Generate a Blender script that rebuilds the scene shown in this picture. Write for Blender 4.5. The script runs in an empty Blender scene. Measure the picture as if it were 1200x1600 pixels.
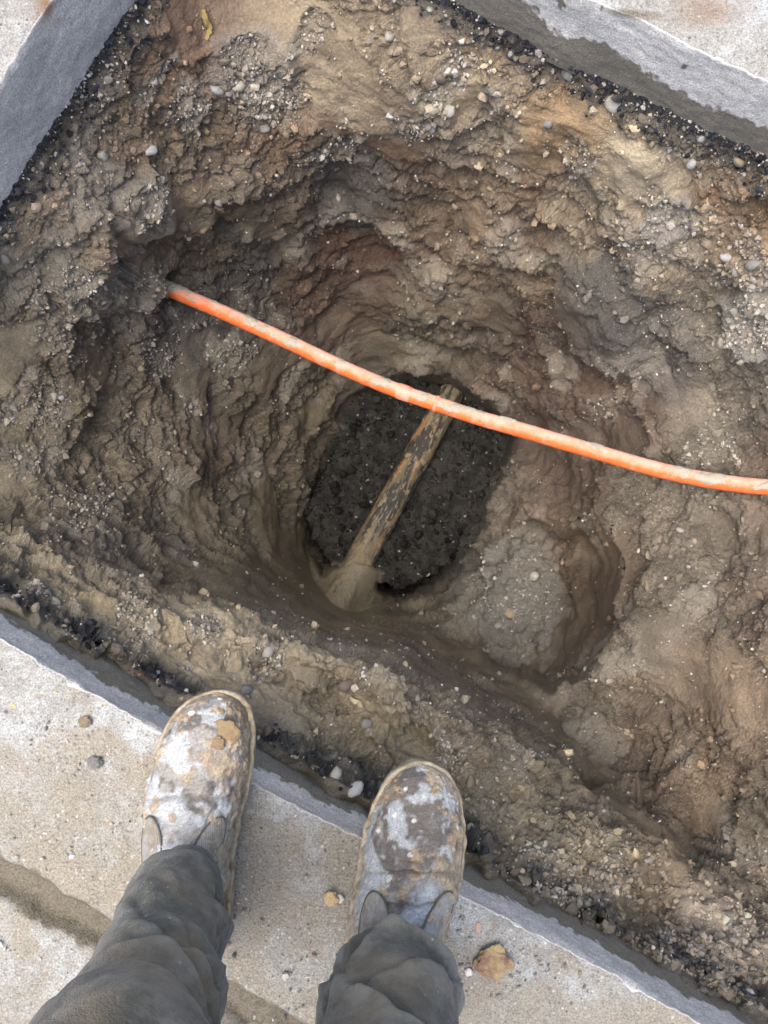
import bpy, math, random
import numpy as np
random.seed(7); rng = np.random.default_rng(11)
R = math.radians
scene = bpy.context.scene
C = scene.collection

# ------------------------------------------------------------------ camera, sky, sun, exposure
CH, F = 1.15, 1500.0            # lens height above the paving (m), focal length (photo pixels)
cam = bpy.data.cameras.new('camera'); cam_o = bpy.data.objects.new('camera', cam); C.objects.link(cam_o)
cam.sensor_fit = 'VERTICAL'; cam.sensor_height = 24.0; cam.lens = 24.0 * F / 1600.0
cam.clip_start = 0.02; cam.clip_end = 500.0
cam_o.location = (0, 0, CH); cam_o.rotation_euler = (0, 0, 0)
scene.camera = cam_o
SUN_EL, SUN_AZ = 78.0, 262.0    # azimuth clockwise from +Y (top of the picture)
world = bpy.data.worlds.new('World'); scene.world = world; world.use_nodes = True
wn = world.node_tree.nodes; wl = world.node_tree.links
bg = wn['Background']; sky = wn.new('ShaderNodeTexSky'); sky.sky_type = 'NISHITA'; sky.sun_disc = False
sky.sun_elevation = R(SUN_EL); sky.sun_rotation = R(SUN_AZ); sky.dust_density = 4.0; sky.air_density = 1.0
wl.new(sky.outputs[0], bg.inputs[0]); bg.inputs[1].default_value = 0.15
sun = bpy.data.lights.new('sun', 'SUN'); sun.energy = 2.0; sun.angle = R(42); sun.color = (1.0, 0.95, 0.87)
sun_o = bpy.data.objects.new('sun', sun); C.objects.link(sun_o)
sun_o.rotation_euler = (R(90 - SUN_EL), 0, R(180 - SUN_AZ)); sun_o.location = (-3, -4, 6)
vs = scene.view_settings; vs.view_transform = 'Standard'; vs.look = 'None'; vs.gamma = 1.0; vs.use_curve_mapping = False
vs.exposure = 1.18
scene.cycles.max_bounces = 6; scene.cycles.diffuse_bounces = 3; scene.cycles.glossy_bounces = 2

# ------------------------------------------------------------------ numeric helpers
_perm = rng.permutation(256).astype(np.int32); _perm = np.concatenate([_perm, _perm, _perm])
_g = rng.normal(size=(256, 3)); _g /= np.linalg.norm(_g, axis=1)[:, None]; _g = _g.astype(np.float32)
_rnd = rng.random((256, 3)).astype(np.float32)
def hsh(i, j, k): return _perm[_perm[_perm[i & 255] + (j & 255)] + (k & 255)]
def perlin(p):
    p = np.asarray(p, dtype=np.float32); i = np.floor(p).astype(np.int32); f = p - i
    u = f * f * f * (f * (f * 6 - 15) + 10); out = 0
    for a in (0, 1):
        for b in (0, 1):
            for c in (0, 1):
                g = _g[hsh(i[:, 0] + a, i[:, 1] + b, i[:, 2] + c)]
                d = g[:, 0] * (f[:, 0] - a) + g[:, 1] * (f[:, 1] - b) + g[:, 2] * (f[:, 2] - c)
                w = (u[:, 0] if a else 1 - u[:, 0]) * (u[:, 1] if b else 1 - u[:, 1]) * (u[:, 2] if c else 1 - u[:, 2])
                out = out + w * d
    return out * 1.6
def fbm(p, octv=3, gain=0.5, off=0.0):
    t = 0; a = 1.0; q = np.asarray(p, dtype=np.float32) + off
    for o in range(octv):
        t = t + a * perlin(q); q = q * 2.03 + 17.1; a *= gain
    return t
def ridged(p, octv=2, off=0.0):
    t = 0; a = 1.0; q = np.asarray(p, dtype=np.float32) + off
    for o in range(octv):
        t = t + a * (1 - np.abs(perlin(q)) * 1.7); q = q * 2.1 + 9.7; a *= 0.5
    return t
def worley(p, off=0.0):
    p = np.asarray(p, dtype=np.float32) + off; i = np.floor(p).astype(np.int32); f = p - i
    f1 = np.full(len(p), 9.0, np.float32); f2 = f1.copy(); idv = np.zeros(len(p), np.float32)
    for a in (-1, 0, 1):
        for b in (-1, 0, 1):
            for c in (-1, 0, 1):
                h = hsh(i[:, 0] + a, i[:, 1] + b, i[:, 2] + c); r = _rnd[h]
                d = (r[:, 0] + a - f[:, 0]) ** 2 + (r[:, 1] + b - f[:, 1]) ** 2 + (r[:, 2] + c - f[:, 2]) ** 2
                m = d < f1; f2 = np.where(m, f1, np.minimum(f2, d)); f1 = np.where(m, d, f1); idv = np.where(m, h / 255.0, idv)
    return np.sqrt(f1), np.sqrt(f2), idv
def sstep(a, b, x):
    t = np.clip((x - a) / (b - a), 0, 1); return t * t * (3 - 2 * t)
def lay(col, m, c): return col * (1 - m[:, None]) + np.asarray(c) * m[:, None]
def unp(u, v, z):               # photo pixel on the plane at height z -> world point
    u, v, z = np.broadcast_arrays(np.asarray(u, float), np.asarray(v, float), np.asarray(z, float)); D = CH - z
    return np.stack([(u - 600.0) / F * D, (800.0 - v) / F * D, z + 0 * D], -1)
def poly_sd(px, py, poly):      # signed distance to a polygon, positive inside
    poly = np.asarray(poly, float); n = len(poly); d = np.full(px.shape, 1e9); ins = np.zeros(px.shape, bool)
    for i in range(n):
        a = poly[i]; b = poly[(i + 1) % n]; e = b - a
        t = np.clip(((px - a[0]) * e[0] + (py - a[1]) * e[1]) / (e @ e), 0, 1)
        d = np.minimum(d, (px - a[0] - t * e[0]) ** 2 + (py - a[1] - t * e[1]) ** 2)
        c = ((a[1] > py) != (b[1] > py)); xi = a[0] + (py - a[1]) / (e[1] if abs(e[1]) > 1e-9 else 1e-9) * e[0]
        ins ^= c & (px < xi)
    return np.where(ins, 1, -1) * np.sqrt(d)
def line_d(px, py, pts):        # distance to a polyline and parameter 0..1 along it
    pts = np.asarray(pts, float); d = np.full(px.shape, 1e9); tt = np.zeros(px.shape); n = len(pts) - 1
    for i in range(n):
        a = pts[i]; e = pts[i + 1] - a; t = np.clip(((px - a[0]) * e[0] + (py - a[1]) * e[1]) / (e @ e), 0, 1)
        q = (px - a[0] - t * e[0]) ** 2 + (py - a[1] - t * e[1]) ** 2; m = q < d
        d = np.where(m, q, d); tt = np.where(m, (i + t) / n, tt)
    return np.sqrt(d), tt

# ------------------------------------------------------------------ mesh helpers
def mesh_np(name, V, Fc, mat=None, smooth=True, cols=None, attrs=None, quads=True):
    me = bpy.data.meshes.new(name); V = np.asarray(V, np.float32); Fc = np.asarray(Fc, np.int32); k = Fc.shape[1]
    me.vertices.add(len(V)); me.vertices.foreach_set('co', V.ravel())
    me.loops.add(Fc.size); me.loops.foreach_set('vertex_index', Fc.ravel())
    me.polygons.add(len(Fc)); me.polygons.foreach_set('loop_start', np.arange(0, Fc.size, k, dtype=np.int32))
    me.polygons.foreach_set('use_smooth', np.full(len(Fc), bool(smooth)))
    me.update(calc_edges=True)
    if cols is not None:
        a = me.color_attributes.new('col', 'FLOAT_COLOR', 'POINT')
        c4 = np.ones((len(V), 4), np.float32); c4[:, :3] = cols; a.data.foreach_set('color', c4.ravel())
    for nm, val in (attrs or {}).items():
        a = me.attributes.new(nm, 'FLOAT', 'POINT'); a.data.foreach_set('value', np.asarray(val, np.float32).ravel())
    if mat: me.materials.append(mat)
    return me
def link(name, me, parent=None, loc=None):
    o = bpy.data.objects.new(name, me); C.objects.link(o)
    if parent: o.parent = parent
    if loc is not None: o.location = loc
    return o
def grid_faces(nu, nv, wrap=False):
    a = np.arange(nu * nv).reshape(nv, nu)
    if wrap: a = np.concatenate([a, a[:, :1]], 1)
    return np.stack([a[:-1, :-1], a[:-1, 1:], a[1:, 1:], a[1:, :-1]], -1).reshape(-1, 4)
def tag(o, label=None, cat=None, group=None, kind=None):
    if label: o['label'] = label
    if cat: o['category'] = cat
    if group: o['group'] = group
    if kind: o['kind'] = kind
    return o

# ------------------------------------------------------------------ material helpers
class M:
    def __init__(s, name, rough=0.85, spec=0.3):
        s.m = bpy.data.materials.new(name); s.m.use_nodes = True; s.t = s.m.node_tree; s.b = s.t.nodes['Principled BSDF']
        s.b.inputs['Roughness'].default_value = rough; s.b.inputs['Specular IOR Level'].default_value = spec
        s.geo = s.t.nodes.new('ShaderNodeNewGeometry'); s.tc = s.t.nodes.new('ShaderNodeTexCoord')
    def n(s, kind, **kw):
        nd = s.t.nodes.new(kind)
        for k, v in kw.items(): setattr(nd, k, v)
        return nd
    def l(s, a, b): s.t.links.new(a, b)
    def noise(s, scale, detail=4, rough=0.6, vec=None, dist=0.0):
        nd = s.n('ShaderNodeTexNoise'); nd.inputs['Scale'].default_value = scale; nd.inputs['Detail'].default_value = detail
        nd.inputs['Roughness'].default_value = rough; nd.inputs['Distortion'].default_value = dist
        s.l(vec if vec else s.tc.outputs['Object'], nd.inputs['Vector']); return nd.outputs['Fac']
    def voro(s, scale, feat='F1', out='Distance', rnd=1.0):
        nd = s.n('ShaderNodeTexVoronoi', feature=feat); nd.inputs['Scale'].default_value = scale
        nd.inputs['Randomness'].default_value = rnd; s.l(s.tc.outputs['Object'], nd.inputs['Vector']); return nd.outputs[out]
    def ramp(s, x, stops):
        nd = s.n('ShaderNodeValToRGB'); el = nd.color_ramp.elements
        while len(el) < len(stops): el.new(0.5)
        for e, (p, c) in zip(el, stops):
            e.position = p; e.color = (c, c, c, 1) if isinstance(c, (int, float)) else (*c, 1)
        s.l(x, nd.inputs[0]); return nd.outputs[0]
    def mix(s, f, a, b, mode='MIX'):
        nd = s.n('ShaderNodeMix', data_type='RGBA', blend_type=mode)
        for ix, val in ((0, f), (6, a), (7, b)):
            sock = nd.inputs[ix]
            if isinstance(val, bpy.types.NodeSocket): s.l(val, sock)
            elif isinstance(val, (int, float)): sock.default_value = val if ix == 0 else (val, val, val, 1)
            else: sock.default_value = (*val, 1)
        return nd.outputs[2]
    def math(s, op, a, b=0.0, clamp=False):
        nd = s.n('ShaderNodeMath', operation=op, use_clamp=clamp)
        for sock, val in zip(nd.inputs, (a, b)):
            if isinstance(val, bpy.types.NodeSocket): s.l(val, sock)
            else: sock.default_value = val
        return nd.outputs[0]
    def attr(s, name, out='Color'):
        nd = s.n('ShaderNodeAttribute', attribute_name=name); return nd.outputs[out]
    def col(s, c): s.l(c, s.b.inputs['Base Color']); return s
    def rough(s, r): s.l(r, s.b.inputs['Roughness']); return s
    def bump(s, h, dist, strength=1.0):
        nd = s.n('ShaderNodeBump'); nd.inputs['Distance'].default_value = dist; nd.inputs['Strength'].default_value = strength
        s.l(h, nd.inputs['Height'])
        if s.b.inputs['Normal'].links: s.l(s.b.inputs['Normal'].links[0].from_socket, nd.inputs['Normal'])
        s.l(nd.outputs[0], s.b.inputs['Normal']); return s

def soil_material():
    m = M('soil', 0.7, 0.5); col = m.attr('col'); wet = m.attr('wet', 'Fac'); grn = m.attr('grain', 'Fac')
    nb = m.noise(230, 4, 0.78); g3 = m.noise(900, 2, 0.6)
    k = m.math('ADD', m.math('MULTIPLY', nb, 1.5), m.math('MULTIPLY', g3, 0.8))
    k = m.math('MAXIMUM', m.math('ADD', m.math('SUBTRACT', k, 1.15), 1.0), 0.25)
    kk = m.n('ShaderNodeCombineColor'); [m.l(k, kk.inputs[i]) for i in range(3)]
    c = m.mix(1.0, col, kk.outputs[0], 'MULTIPLY')
    # pale mineral grains and crumbs of lime
    spots = m.math('MULTIPLY', m.ramp(m.voro(330), [(0.10, 1.0), (0.25, 0.0)]), m.ramp(grn, [(0.25, 0.0), (0.6, 1.0)]))
    c = m.mix(m.math('MULTIPLY', spots, 0.75), c, (0.5, 0.46, 0.4))
    spots2 = m.math('MULTIPLY', m.ramp(m.voro(150), [(0.05, 1.0), (0.13, 0.0)]), m.ramp(wet, [(0.2, 0.7), (0.8, 0.2)]))
    c = m.mix(spots2, c, (0.46, 0.44, 0.40))
    m.col(c)
    m.rough(m.ramp(wet, [(0.0, 0.68), (1.0, 0.34)]))
    m.bump(m.math('MULTIPLY', nb, m.ramp(wet, [(0.0, 1.0), (1.0, 0.38)])), 0.010, 1.0)
    return m.m
def stone_material(name='stone', spec=0.35):
    m = M(name, 0.8, spec); col = m.attr('col'); g = m.noise(300, 5, 0.7); g0 = m.noise(70, 4, 0.6)
    k = m.ramp(g, [(0.25, 0.6), (0.75, 1.3)]); c = m.mix(1.0, col, k, 'MULTIPLY')
    c = m.mix(m.ramp(g0, [(0.5, 0.0), (0.7, 0.55)]), c, (0.2, 0.15, 0.1))
    m.col(c); m.bump(g, 0.002, 0.6); return m.m
def concrete_material():
    m = M('concrete', 0.9, 0.25); damp = m.attr('damp', 'Fac'); mud = m.attr('mud', 'Fac'); cut = m.attr('cut', 'Fac')
    a = m.noise(9, 6, 0.65); b = m.noise(60, 6, 0.7); f = m.noise(420, 4, 0.7)
    base = m.ramp(a, [(0.3, (0.29, 0.27, 0.235)), (0.5, (0.385, 0.378, 0.35)), (0.68, (0.50, 0.52, 0.525))])
    base = m.mix(m.ramp(b, [(0.3, 0.55), (0.62, 0.0)]), base, (0.17, 0.15, 0.125))
    mm = m.math('ADD', mud, m.math('MULTIPLY', m.math('SUBTRACT', m.noise(14, 6, 0.7), 0.5), 1.6))
    base = m.mix(m.ramp(mm, [(0.30, 0.0), (0.70, 0.8)]), base, m.mix(m.noise(40, 4, 0.6), (0.34, 0.29, 0.21), (0.26, 0.235, 0.195)))
    # exposed aggregate
    ag = m.voro(190, out='Color'); agd = m.voro(190)
    sep = m.n('ShaderNodeSeparateColor'); m.l(ag, sep.inputs[0])
    agm = m.math('MULTIPLY', m.ramp(agd, [(0.25, 1.0), (0.42, 0.0)]), m.ramp(sep.outputs[0], [(0.55, 0.0), (0.6, 1.0)]))
    agm = m.math('MULTIPLY', agm, m.ramp(m.noise(26, 4, 0.7), [(0.36, 0.15), (0.55, 0.9)]))
    agm = m.math('MULTIPLY', agm, m.ramp(cut, [(0.2, 1.0), (0.6, 0.25)]))
    base = m.mix(agm, base, m.ramp(sep.outputs[1], [(0.0, (0.10, 0.10, 0.11)), (0.4, (0.28, 0.25, 0.21)), (0.8, (0.55, 0.53, 0.5)), (1.0, (0.36, 0.2, 0.11))]))
    # yellow paint flecks
    yf = m.math('MULTIPLY', m.ramp(m.noise(75, 2, 0.5), [(0.70, 0.0), (0.73, 0.8)]), m.attr('paint', 'Fac'))
    base = m.mix(yf, base, (0.68, 0.52, 0.08))
    cutc = m.ramp(m.noise(5, 5, 0.6), [(0.3, (0.39, 0.375, 0.36)), (0.7, (0.53, 0.51, 0.485))])
    cutc = m.mix(m.attr('bright', 'Fac'), cutc, (0.76, 0.73, 0.69))  # upper-right face paler, upper-left darker: light on each side put into the colour
    cutc = m.mix(1.0, cutc, m.ramp(m.noise(45, 5, 0.75), [(0.3, 0.78), (0.7, 1.12)]), 'MULTIPLY')
    cutc = m.mix(m.ramp(m.noise(330, 3, 0.6), [(0.62, 0.0), (0.72, 0.6)]), cutc, (0.16, 0.155, 0.15))
    base = m.mix(m.ramp(cut, [(0.4, 0.0), (0.6, 1.0)]), base, cutc)
    base = m.mix(m.ramp(damp, [(0.3, 0.0), (0.6, 0.88)]), base, m.mix(m.noise(30, 4, 0.6), (0.12, 0.105, 0.08), (0.20, 0.17, 0.12)))
    base = m.mix(1.0, base, m.ramp(f, [(0.3, 0.5), (0.7, 1.45)]), 'MULTIPLY')
    rs = m.math('MULTIPLY', m.attr('rust', 'Fac'), m.ramp(m.noise(30, 5, 0.7), [(0.4, 0.3), (0.6, 1.0)]))
    base = m.mix(rs, base, (0.23, 0.125, 0.06))
    m.col(base)
    h = m.math('ADD', m.math('MULTIPLY', f, 0.5), b); m.bump(m.math('MULTIPLY', h, m.ramp(cut, [(0.4, 1.0), (0.6, 0.35)])), 0.008, 0.85)
    return m.m
def tarry_material():
    m = M('tarry_stone', 0.75, 0.12); m.col(m.mix(1.0, m.attr('col'), m.ramp(m.noise(300, 3, 0.7), [(0.25, 0.5), (0.75, 1.5)]), 'MULTIPLY')); return m.m
TARRY = tarry_material()
SOIL = soil_material(); STONE = stone_material(); CONC = concrete_material()

# ------------------------------------------------------------------ the paving: one concrete sheet with a saw-cut hole
# cut line at the paving surface, photo pixels unprojected to z = 0
EDGE = [(300, -338), (80, 0), (0, 123), (-340, 646), (-360, 800), (-160, 908), (0, 1000), (127, 1073), (253, 1147), (400, 1227), (567, 1315),
        (800, 1442), (889, 1487), (1100, 1601), (1690, 1915), (1720, 380), (1200, 127), (930, 0)]
EW = unp(np.array([p[0] for p in EDGE]), np.array([p[1] for p in EDGE]), 0.0)[:, :2]
SLAB = 0.152
def resample(P, step):
    P = np.asarray(P); Q = np.vstack([P, P[:1]]); seg = np.linalg.norm(np.diff(Q, axis=0), axis=1); s = np.concatenate([[0], np.cumsum(seg)])
    n = int(s[-1] / step); t = np.linspace(0, s[-1], n, endpoint=False)
    return np.stack([np.interp(t, s, Q[:, 0]), np.interp(t, s, Q[:, 1])], -1)
def make_pavement():
    P = resample(EW, 0.0042); n = len(P)
    w = 9; Ps = P.copy()
    T = np.roll(Ps, -6, 0) - np.roll(Ps, 6, 0); Nn = np.stack([T[:, 1], -T[:, 0]], -1); Nn /= np.linalg.norm(Nn, axis=1)[:, None]
    cen = P.mean(0)
    if ((P - cen) * Nn).sum(1).mean() < 0: Nn = -Nn
    k = np.ones(41) / 41
    Ns = np.stack([np.convolve(np.concatenate([Nn[-20:, i], Nn[:, i], Nn[:20, i]]), k, 'valid') for i in (0, 1)], -1)
    Ns /= np.linalg.norm(Ns, axis=1)[:, None]
    p3 = np.c_[P, np.zeros(n)]
    jag = 0.0022 * fbm(p3 * 55, 3) + 0.0035 * fbm(p3 * 9, 2, off=3.0)
    chip = np.maximum(0, fbm(p3 * 26, 3, off=8.0) - 0.25) * 0.016
    rows = []; cutv = []
    for zz in np.linspace(-SLAB - 0.03, -0.012, 30):
        q = np.c_[P, np.full(n, zz)]
        off = 0.5 * jag + 0.0012 * fbm(q * np.array([60, 60, 160]), 3) + 0.004 * perlin(q * 12)
        rows.append(np.c_[P + Ns * off[:, None], np.full(n, zz)]); cutv.append(np.ones(n))
    for zz, o, cv in ((-0.006, 0.0, 1.0), (-0.002, 0.0, 0.75)):
        rows.append(np.c_[P + Ns * (jag + chip * (0.3 if zz < -0.004 else 0.7))[:, None], np.full(n, zz)]); cutv.append(np.full(n, cv))
    rs = list(np.arange(0.002, 0.46, 0.0042)) + [0.48, 0.53, 0.6, 0.75, 1.0, 1.6, 3, 8, 40]
    for r in rs:
        q = np.c_[P + Ns * (r + (jag + chip) * math.exp(-r / 0.03))[:, None], np.zeros(n)]
        h = 0.0016 * fbm(q * 40, 4) + 0.003 * fbm(q * 7, 2) - 0.0015
        if r < 0.02: h -= chip * 0.25 * (1 - r / 0.02)
        # old joint running parallel to the cut in front of the worker's heels
        if r < 0.46:
            d, tt = line_d(q[:, 0] + 0.008 * fbm(q * 18, 3, off=5), q[:, 1] + 0.008 * fbm(q * 18, 3, off=9), unp(np.array([-500, 0, 160, 420, 900]), np.array([1085, 1372, 1462, 1605, 1870]), 0.0)[:, :2])
            h -= 0.022 * (1 - sstep(0.010, 0.026, d))
        if r > 0.6: h *= 0
        q[:, 2] = h; rows.append(q); cutv.append(np.full(n, 0.3 if r < 0.004 else 0.0))
    V = np.concatenate(rows); cut = np.concatenate(cutv); nr = len(rows)
    uu = 600 + V[:, 0] * F / (CH - V[:, 2]); vv = 800 - V[:, 1] * F / (CH - V[:, 2])
    # damp foot of the cut face (not on the dry face at upper left)
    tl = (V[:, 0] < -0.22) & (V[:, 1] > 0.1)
    lvl = np.where(V[:, 1] > 0.1, -0.097, -0.080) + 0.024 * fbm(V * np.array([16, 16, 5]), 2) + 0.016 * fbm(V * np.array([90, 90, 60]), 3)
    damp = sstep(0.016, -0.016, V[:, 2] - lvl) * cut * np.where(tl, 0.25, 1.0)
    drip = (perlin(V * np.array([45, 45, 12]) + 4) > 0.55) & (V[:, 1] > 0.1) & ~tl & (cut > 0.9)
    damp = np.maximum(damp, drip * 0.6)
    dj, _ = line_d(V[:, 0], V[:, 1], unp(np.array([-500, 0, 160, 420, 900]), np.array([1085, 1372, 1462, 1605, 1870]), 0.0)[:, :2])
    damp = np.where((cut < 0.2), (1 - sstep(0.014, 0.034, dj + 0.012 * fbm(V * 30, 3))) * 0.75, damp)
    dm = np.sqrt(((uu - 300) / 420) ** 2 + ((vv - 1330) / 170) ** 2)
    mud = np.where(cut < 0.5, 0.40 + 0.30 * np.exp(-dm ** 2) + 0.3 * np.exp(-((uu - 900) / 250) ** 2 - ((vv - 1560) / 110) ** 2), 0)
    rad_ = np.repeat(np.r_[np.zeros(32), rs], n); mud = mud - 0.28 * (1 - sstep(0.02, 0.075, rad_)) * (cut < 0.5)
    mud = mud + 0.5 * sstep(0.1, 0.45, fbm(V * 9, 3, off=40.0)) * (rad_ < 0.45)
    mud = np.where((V[:, 1] > 0.1), 0.05, mud)
    sp = np.exp(-((uu - 80) / 90) ** 2 - ((vv - 1140) / 60) ** 2); paint = np.clip(sp * 1.4, 0, 1)
    rust = np.exp(-((uu - 70) / 14) ** 2 - ((vv - 8) / 22) ** 2) + 0.8 * np.exp(-((uu - 1110) / 50) ** 2 - ((vv - 12) / 26) ** 2)
    dk = np.exp(-((uu - 990 - (vv - 22) * 1.9) / 60) ** 2 - ((vv - 22) / 14) ** 2)
    damp = np.maximum(damp, dk * 0.62)
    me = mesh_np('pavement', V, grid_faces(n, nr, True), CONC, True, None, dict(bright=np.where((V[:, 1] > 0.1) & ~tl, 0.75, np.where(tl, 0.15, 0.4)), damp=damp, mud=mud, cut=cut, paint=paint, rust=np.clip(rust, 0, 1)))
    o = link('pavement', me); tag(o, kind='structure', label='pale worn concrete paving with a saw-cut opening'); return o
pavement = make_pavement()

# ------------------------------------------------------------------ the excavated soil: depth control points (photo u, v, height)
CP = [(420,-60,-.26),(300,-120,-.22),(260,40,-.22),(420,20,-.29),(300,110,-.28),(420,150,-.37),(550,90,-.29),(640,70,-.22),(700,150,-.27),(850,170,-.235),(1000,265,-.25),(1150,330,-.27),
 (560,250,-.45),(540,330,-.60),(580,370,-.66),(585,450,-.80),(600,560,-.97),(480,330,-.55),(430,260,-.45),(350,250,-.40),(330,330,-.45),(250,290,-.38),(150,350,-.30),(60,400,-.27),(-100,500,-.26),
 (200,460,-.50),(255,450,-.60),(320,440,-.62),(400,480,-.70),(480,520,-.80),(520,600,-.95),(100,600,-.43),(0,620,-.36),(0,720,-.38),(-150,700,-.28),(200,650,-.58),(300,600,-.68),(400,650,-.84),(430,740,-.92),(350,740,-.76),(250,780,-.60),(150,780,-.48),(60,800,-.38),
 (0,845,-.27),(100,880,-.29),(200,900,-.31),(300,870,-.58),(300,930,-.33),(400,860,-.78),(400,950,-.36),(450,900,-.86),(480,950,-.62),(500,985,-.38),(540,955,-.98),(600,955,-.97),(570,1000,-.38),
 (650,250,-.42),(760,250,-.38),(680,330,-.55),(700,420,-.66),(660,500,-.80),(740,520,-.82),(700,570,-.96),(780,580,-.88),(800,420,-.58),(800,300,-.42),(900,330,-.40),(880,420,-.52),(920,420,-.46),(870,560,-.68),(830,620,-.84),(950,520,-.50),(1050,430,-.39),(1180,430,-.32),(1000,620,-.56),(1100,600,-.47),(1200,600,-.41),(1200,500,-.35),
 (800,690,-.93),(860,690,-.78),(810,770,-.92),(770,850,-.92),(900,740,-.70),(930,760,-.64),(1000,760,-.58),(1100,790,-.52),(1200,800,-.455),(1350,780,-.36),(1350,500,-.28),
 (800,900,-.86),(760,960,-.86),(830,980,-.85),(720,960,-.90),(890,850,-.70),(850,800,-.80),(925,910,-.62),(980,870,-.54),(990,800,-.58),(930,1010,-.58),(870,1070,-.62),(980,960,-.56),
 (1060,900,-.51),(1150,950,-.44),(1050,1050,-.52),(1170,1100,-.42),(950,1110,-.60),(880,1140,-.60),(960,1210,-.57),(1060,1230,-.50),(1080,1310,-.50),(1180,1250,-.40),(1200,1400,-.42),(1350,1100,-.32),(1350,1400,-.36),(1450,1600,-.3),
 (640,985,-.80),(690,1010,-.76),(780,1065,-.64),(640,1030,-.36),(720,1080,-.36),(800,1140,-.36),(870,1190,-.38),(960,1260,-.37),(1050,1320,-.36),(1130,1390,-.35),
 (100,950,-.21),(200,1000,-.20),(300,1010,-.25),(320,1090,-.22),(430,1040,-.27),(430,1140,-.20),(540,1080,-.29),(540,1190,-.21),(660,1150,-.28),(660,1250,-.21),(780,1220,-.29),(780,1320,-.21),(880,1280,-.30),(880,1400,-.20),(1000,1380,-.28),(1000,1470,-.20),(1130,1470,-.26),(1130,1560,-.19),(1300,1600,-.28)]
EWl = resample(EW, 0.09); cpu_ = [(600 + x * F / (CH + SLAB), 800 - y * F / (CH + SLAB), -SLAB - 0.012) for x, y in EWl]
def deep(z): z = np.asarray(z, float); return np.where(z < -0.3, -0.3 + (z + 0.3) * 1.32, z)
A = np.array(CP + cpu_); A[:, 2] = deep(A[:, 2])
OUTL = np.array([(600 + x * F / (CH + SLAB), 800 - y * F / (CH + SLAB)) for x, y in resample(EW, 0.05)])
def tps_fit(A, lam=0.02):
    X = A[:, :2] / 500.0; n = len(X); d = np.linalg.norm(X[:, None] - X[None], axis=2); K = np.where(d > 0, d * d * np.log(d + 1e-12), 0)
    Pm = np.c_[np.ones(n), X]; L = np.zeros((n + 3, n + 3)); L[:n, :n] = K + lam * 0.1 * np.eye(n); L[:n, n:] = Pm; L[n:, :n] = Pm.T
    w = np.linalg.solve(L, np.concatenate([A[:, 2], np.zeros(3)])); return X, w
def tps_eval(fit, u, v):
    X, w = fit; sh = u.shape; q = np.c_[u.ravel(), v.ravel()] / 500.0; out = np.zeros(len(q)); n = len(X)
    for s in range(0, len(q), 20000):
        d = np.linalg.norm(q[s:s + 20000, None] - X[None], axis=2); K = np.where(d > 0, d * d * np.log(d + 1e-12), 0)
        out[s:s + 20000] = K @ w[:n] + w[n] + q[s:s + 20000] @ w[n + 1:]
    return out.reshape(sh)
fit = tps_fit(A)
def axis_coords(lo, hi, a, b, step=2.0):
    m = list(np.arange(a, b + 1e-6, step)); x, s = a, step
    left = []
    while x > lo: s = min(s * 1.08, 14); x -= s; left.append(x)
    x, s = b, step; right = []
    while x < hi: s = min(s * 1.08, 14); x += s; right.append(x)
    return np.array(left[::-1] + m + right)
GU = axis_coords(-420, 1780, -30, 1230); GV = axis_coords(-400, 2000, -30, 1630)
cu = np.arange(-440, 1810, 10.0); cv = np.arange(-420, 2030, 10.0); CU, CV = np.meshgrid(cu, cv); CZ = tps_eval(fit, CU, CV)
UU, VV = np.meshgrid(GU, GV); nu, nv = len(GU), len(GV)
def bil(Z, x0, y0, st, u, v):
    fx = np.clip((u - x0) / st, 0, Z.shape[1] - 1.001); fy = np.clip((v - y0) / st, 0, Z.shape[0] - 1.001)
    i = fx.astype(int); j = fy.astype(int); a = fx - i; b = fy - j
    return (Z[j, i] * (1 - a) + Z[j, i + 1] * a) * (1 - b) + (Z[j + 1, i] * (1 - a) + Z[j + 1, i + 1] * a) * b
u = UU.ravel(); v = VV.ravel(); q2 = np.c_[u, v, np.zeros(len(u))]
wu = 10 * fbm(q2 / 60, 2); wv = 10 * fbm(q2 / 60, 2, off=31.0)
Z = bil(CZ, -440, -420, 10, u + wu * 0.6, v + wv * 0.6)
# black trench around the pipe
TR = [(464,812),(485,760),(522,690),(556,632),(598,604),(640,592),(700,598),(762,640),(800,684),(770,760),(742,815),(720,872),(680,908),(635,932),(590,926),(555,905),(513,893)]
sdT = poly_sd(u + wu * 0.35, v + wv * 0.35, TR)
zT = np.interp(v - 0.5 * (u - 640), [600, 900], [float(deep(-1.155)), float(deep(-1.02))]) + 0.012 * sstep(60, 0, sdT)
mT = sstep(-16, 8, sdT); Z = Z * (1 - mT) + np.minimum(Z, zT) * mT; Z = np.where(sdT > 12, zT, Z)
# mud slumped over the lower end of the pipe
PA0, PA1 = unp(742, 548, deep(-1.175)), unp(498, 992, deep(-0.955)); PR = 0.0350
PLN = PA0 + np.linspace(0, 1, 60)[:, None] * (PA1 - PA0); pu_ = 600 + PLN[:, 0] * F / (CH - PLN[:, 2]); pv_ = 800 - PLN[:, 1] * F / (CH - PLN[:, 2])
dP, tP = line_d(u, v, np.c_[pu_, pv_][::59]); pz = np.interp(v + 0.55 * (u - 600) * 0.4, pv_, PLN[:, 2]); pz = np.interp(v, pv_, PLN[:, 2])
MT = [(462,806),(482,850),(508,892),(530,880),(548,868),(572,874),(594,892),(588,925),(612,944),(570,972),(500,955),(440,900),(420,840)]
slump = sstep(-7, 9, poly_sd(u + wu * 1.2, v + wv * 1.2, MT))
Z = Z * (1 - slump) + np.maximum(Z, pz + 0.043 - 0.14 * np.clip(dP / 60, 0, 2) ** 2) * slump
mudP = slump
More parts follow.
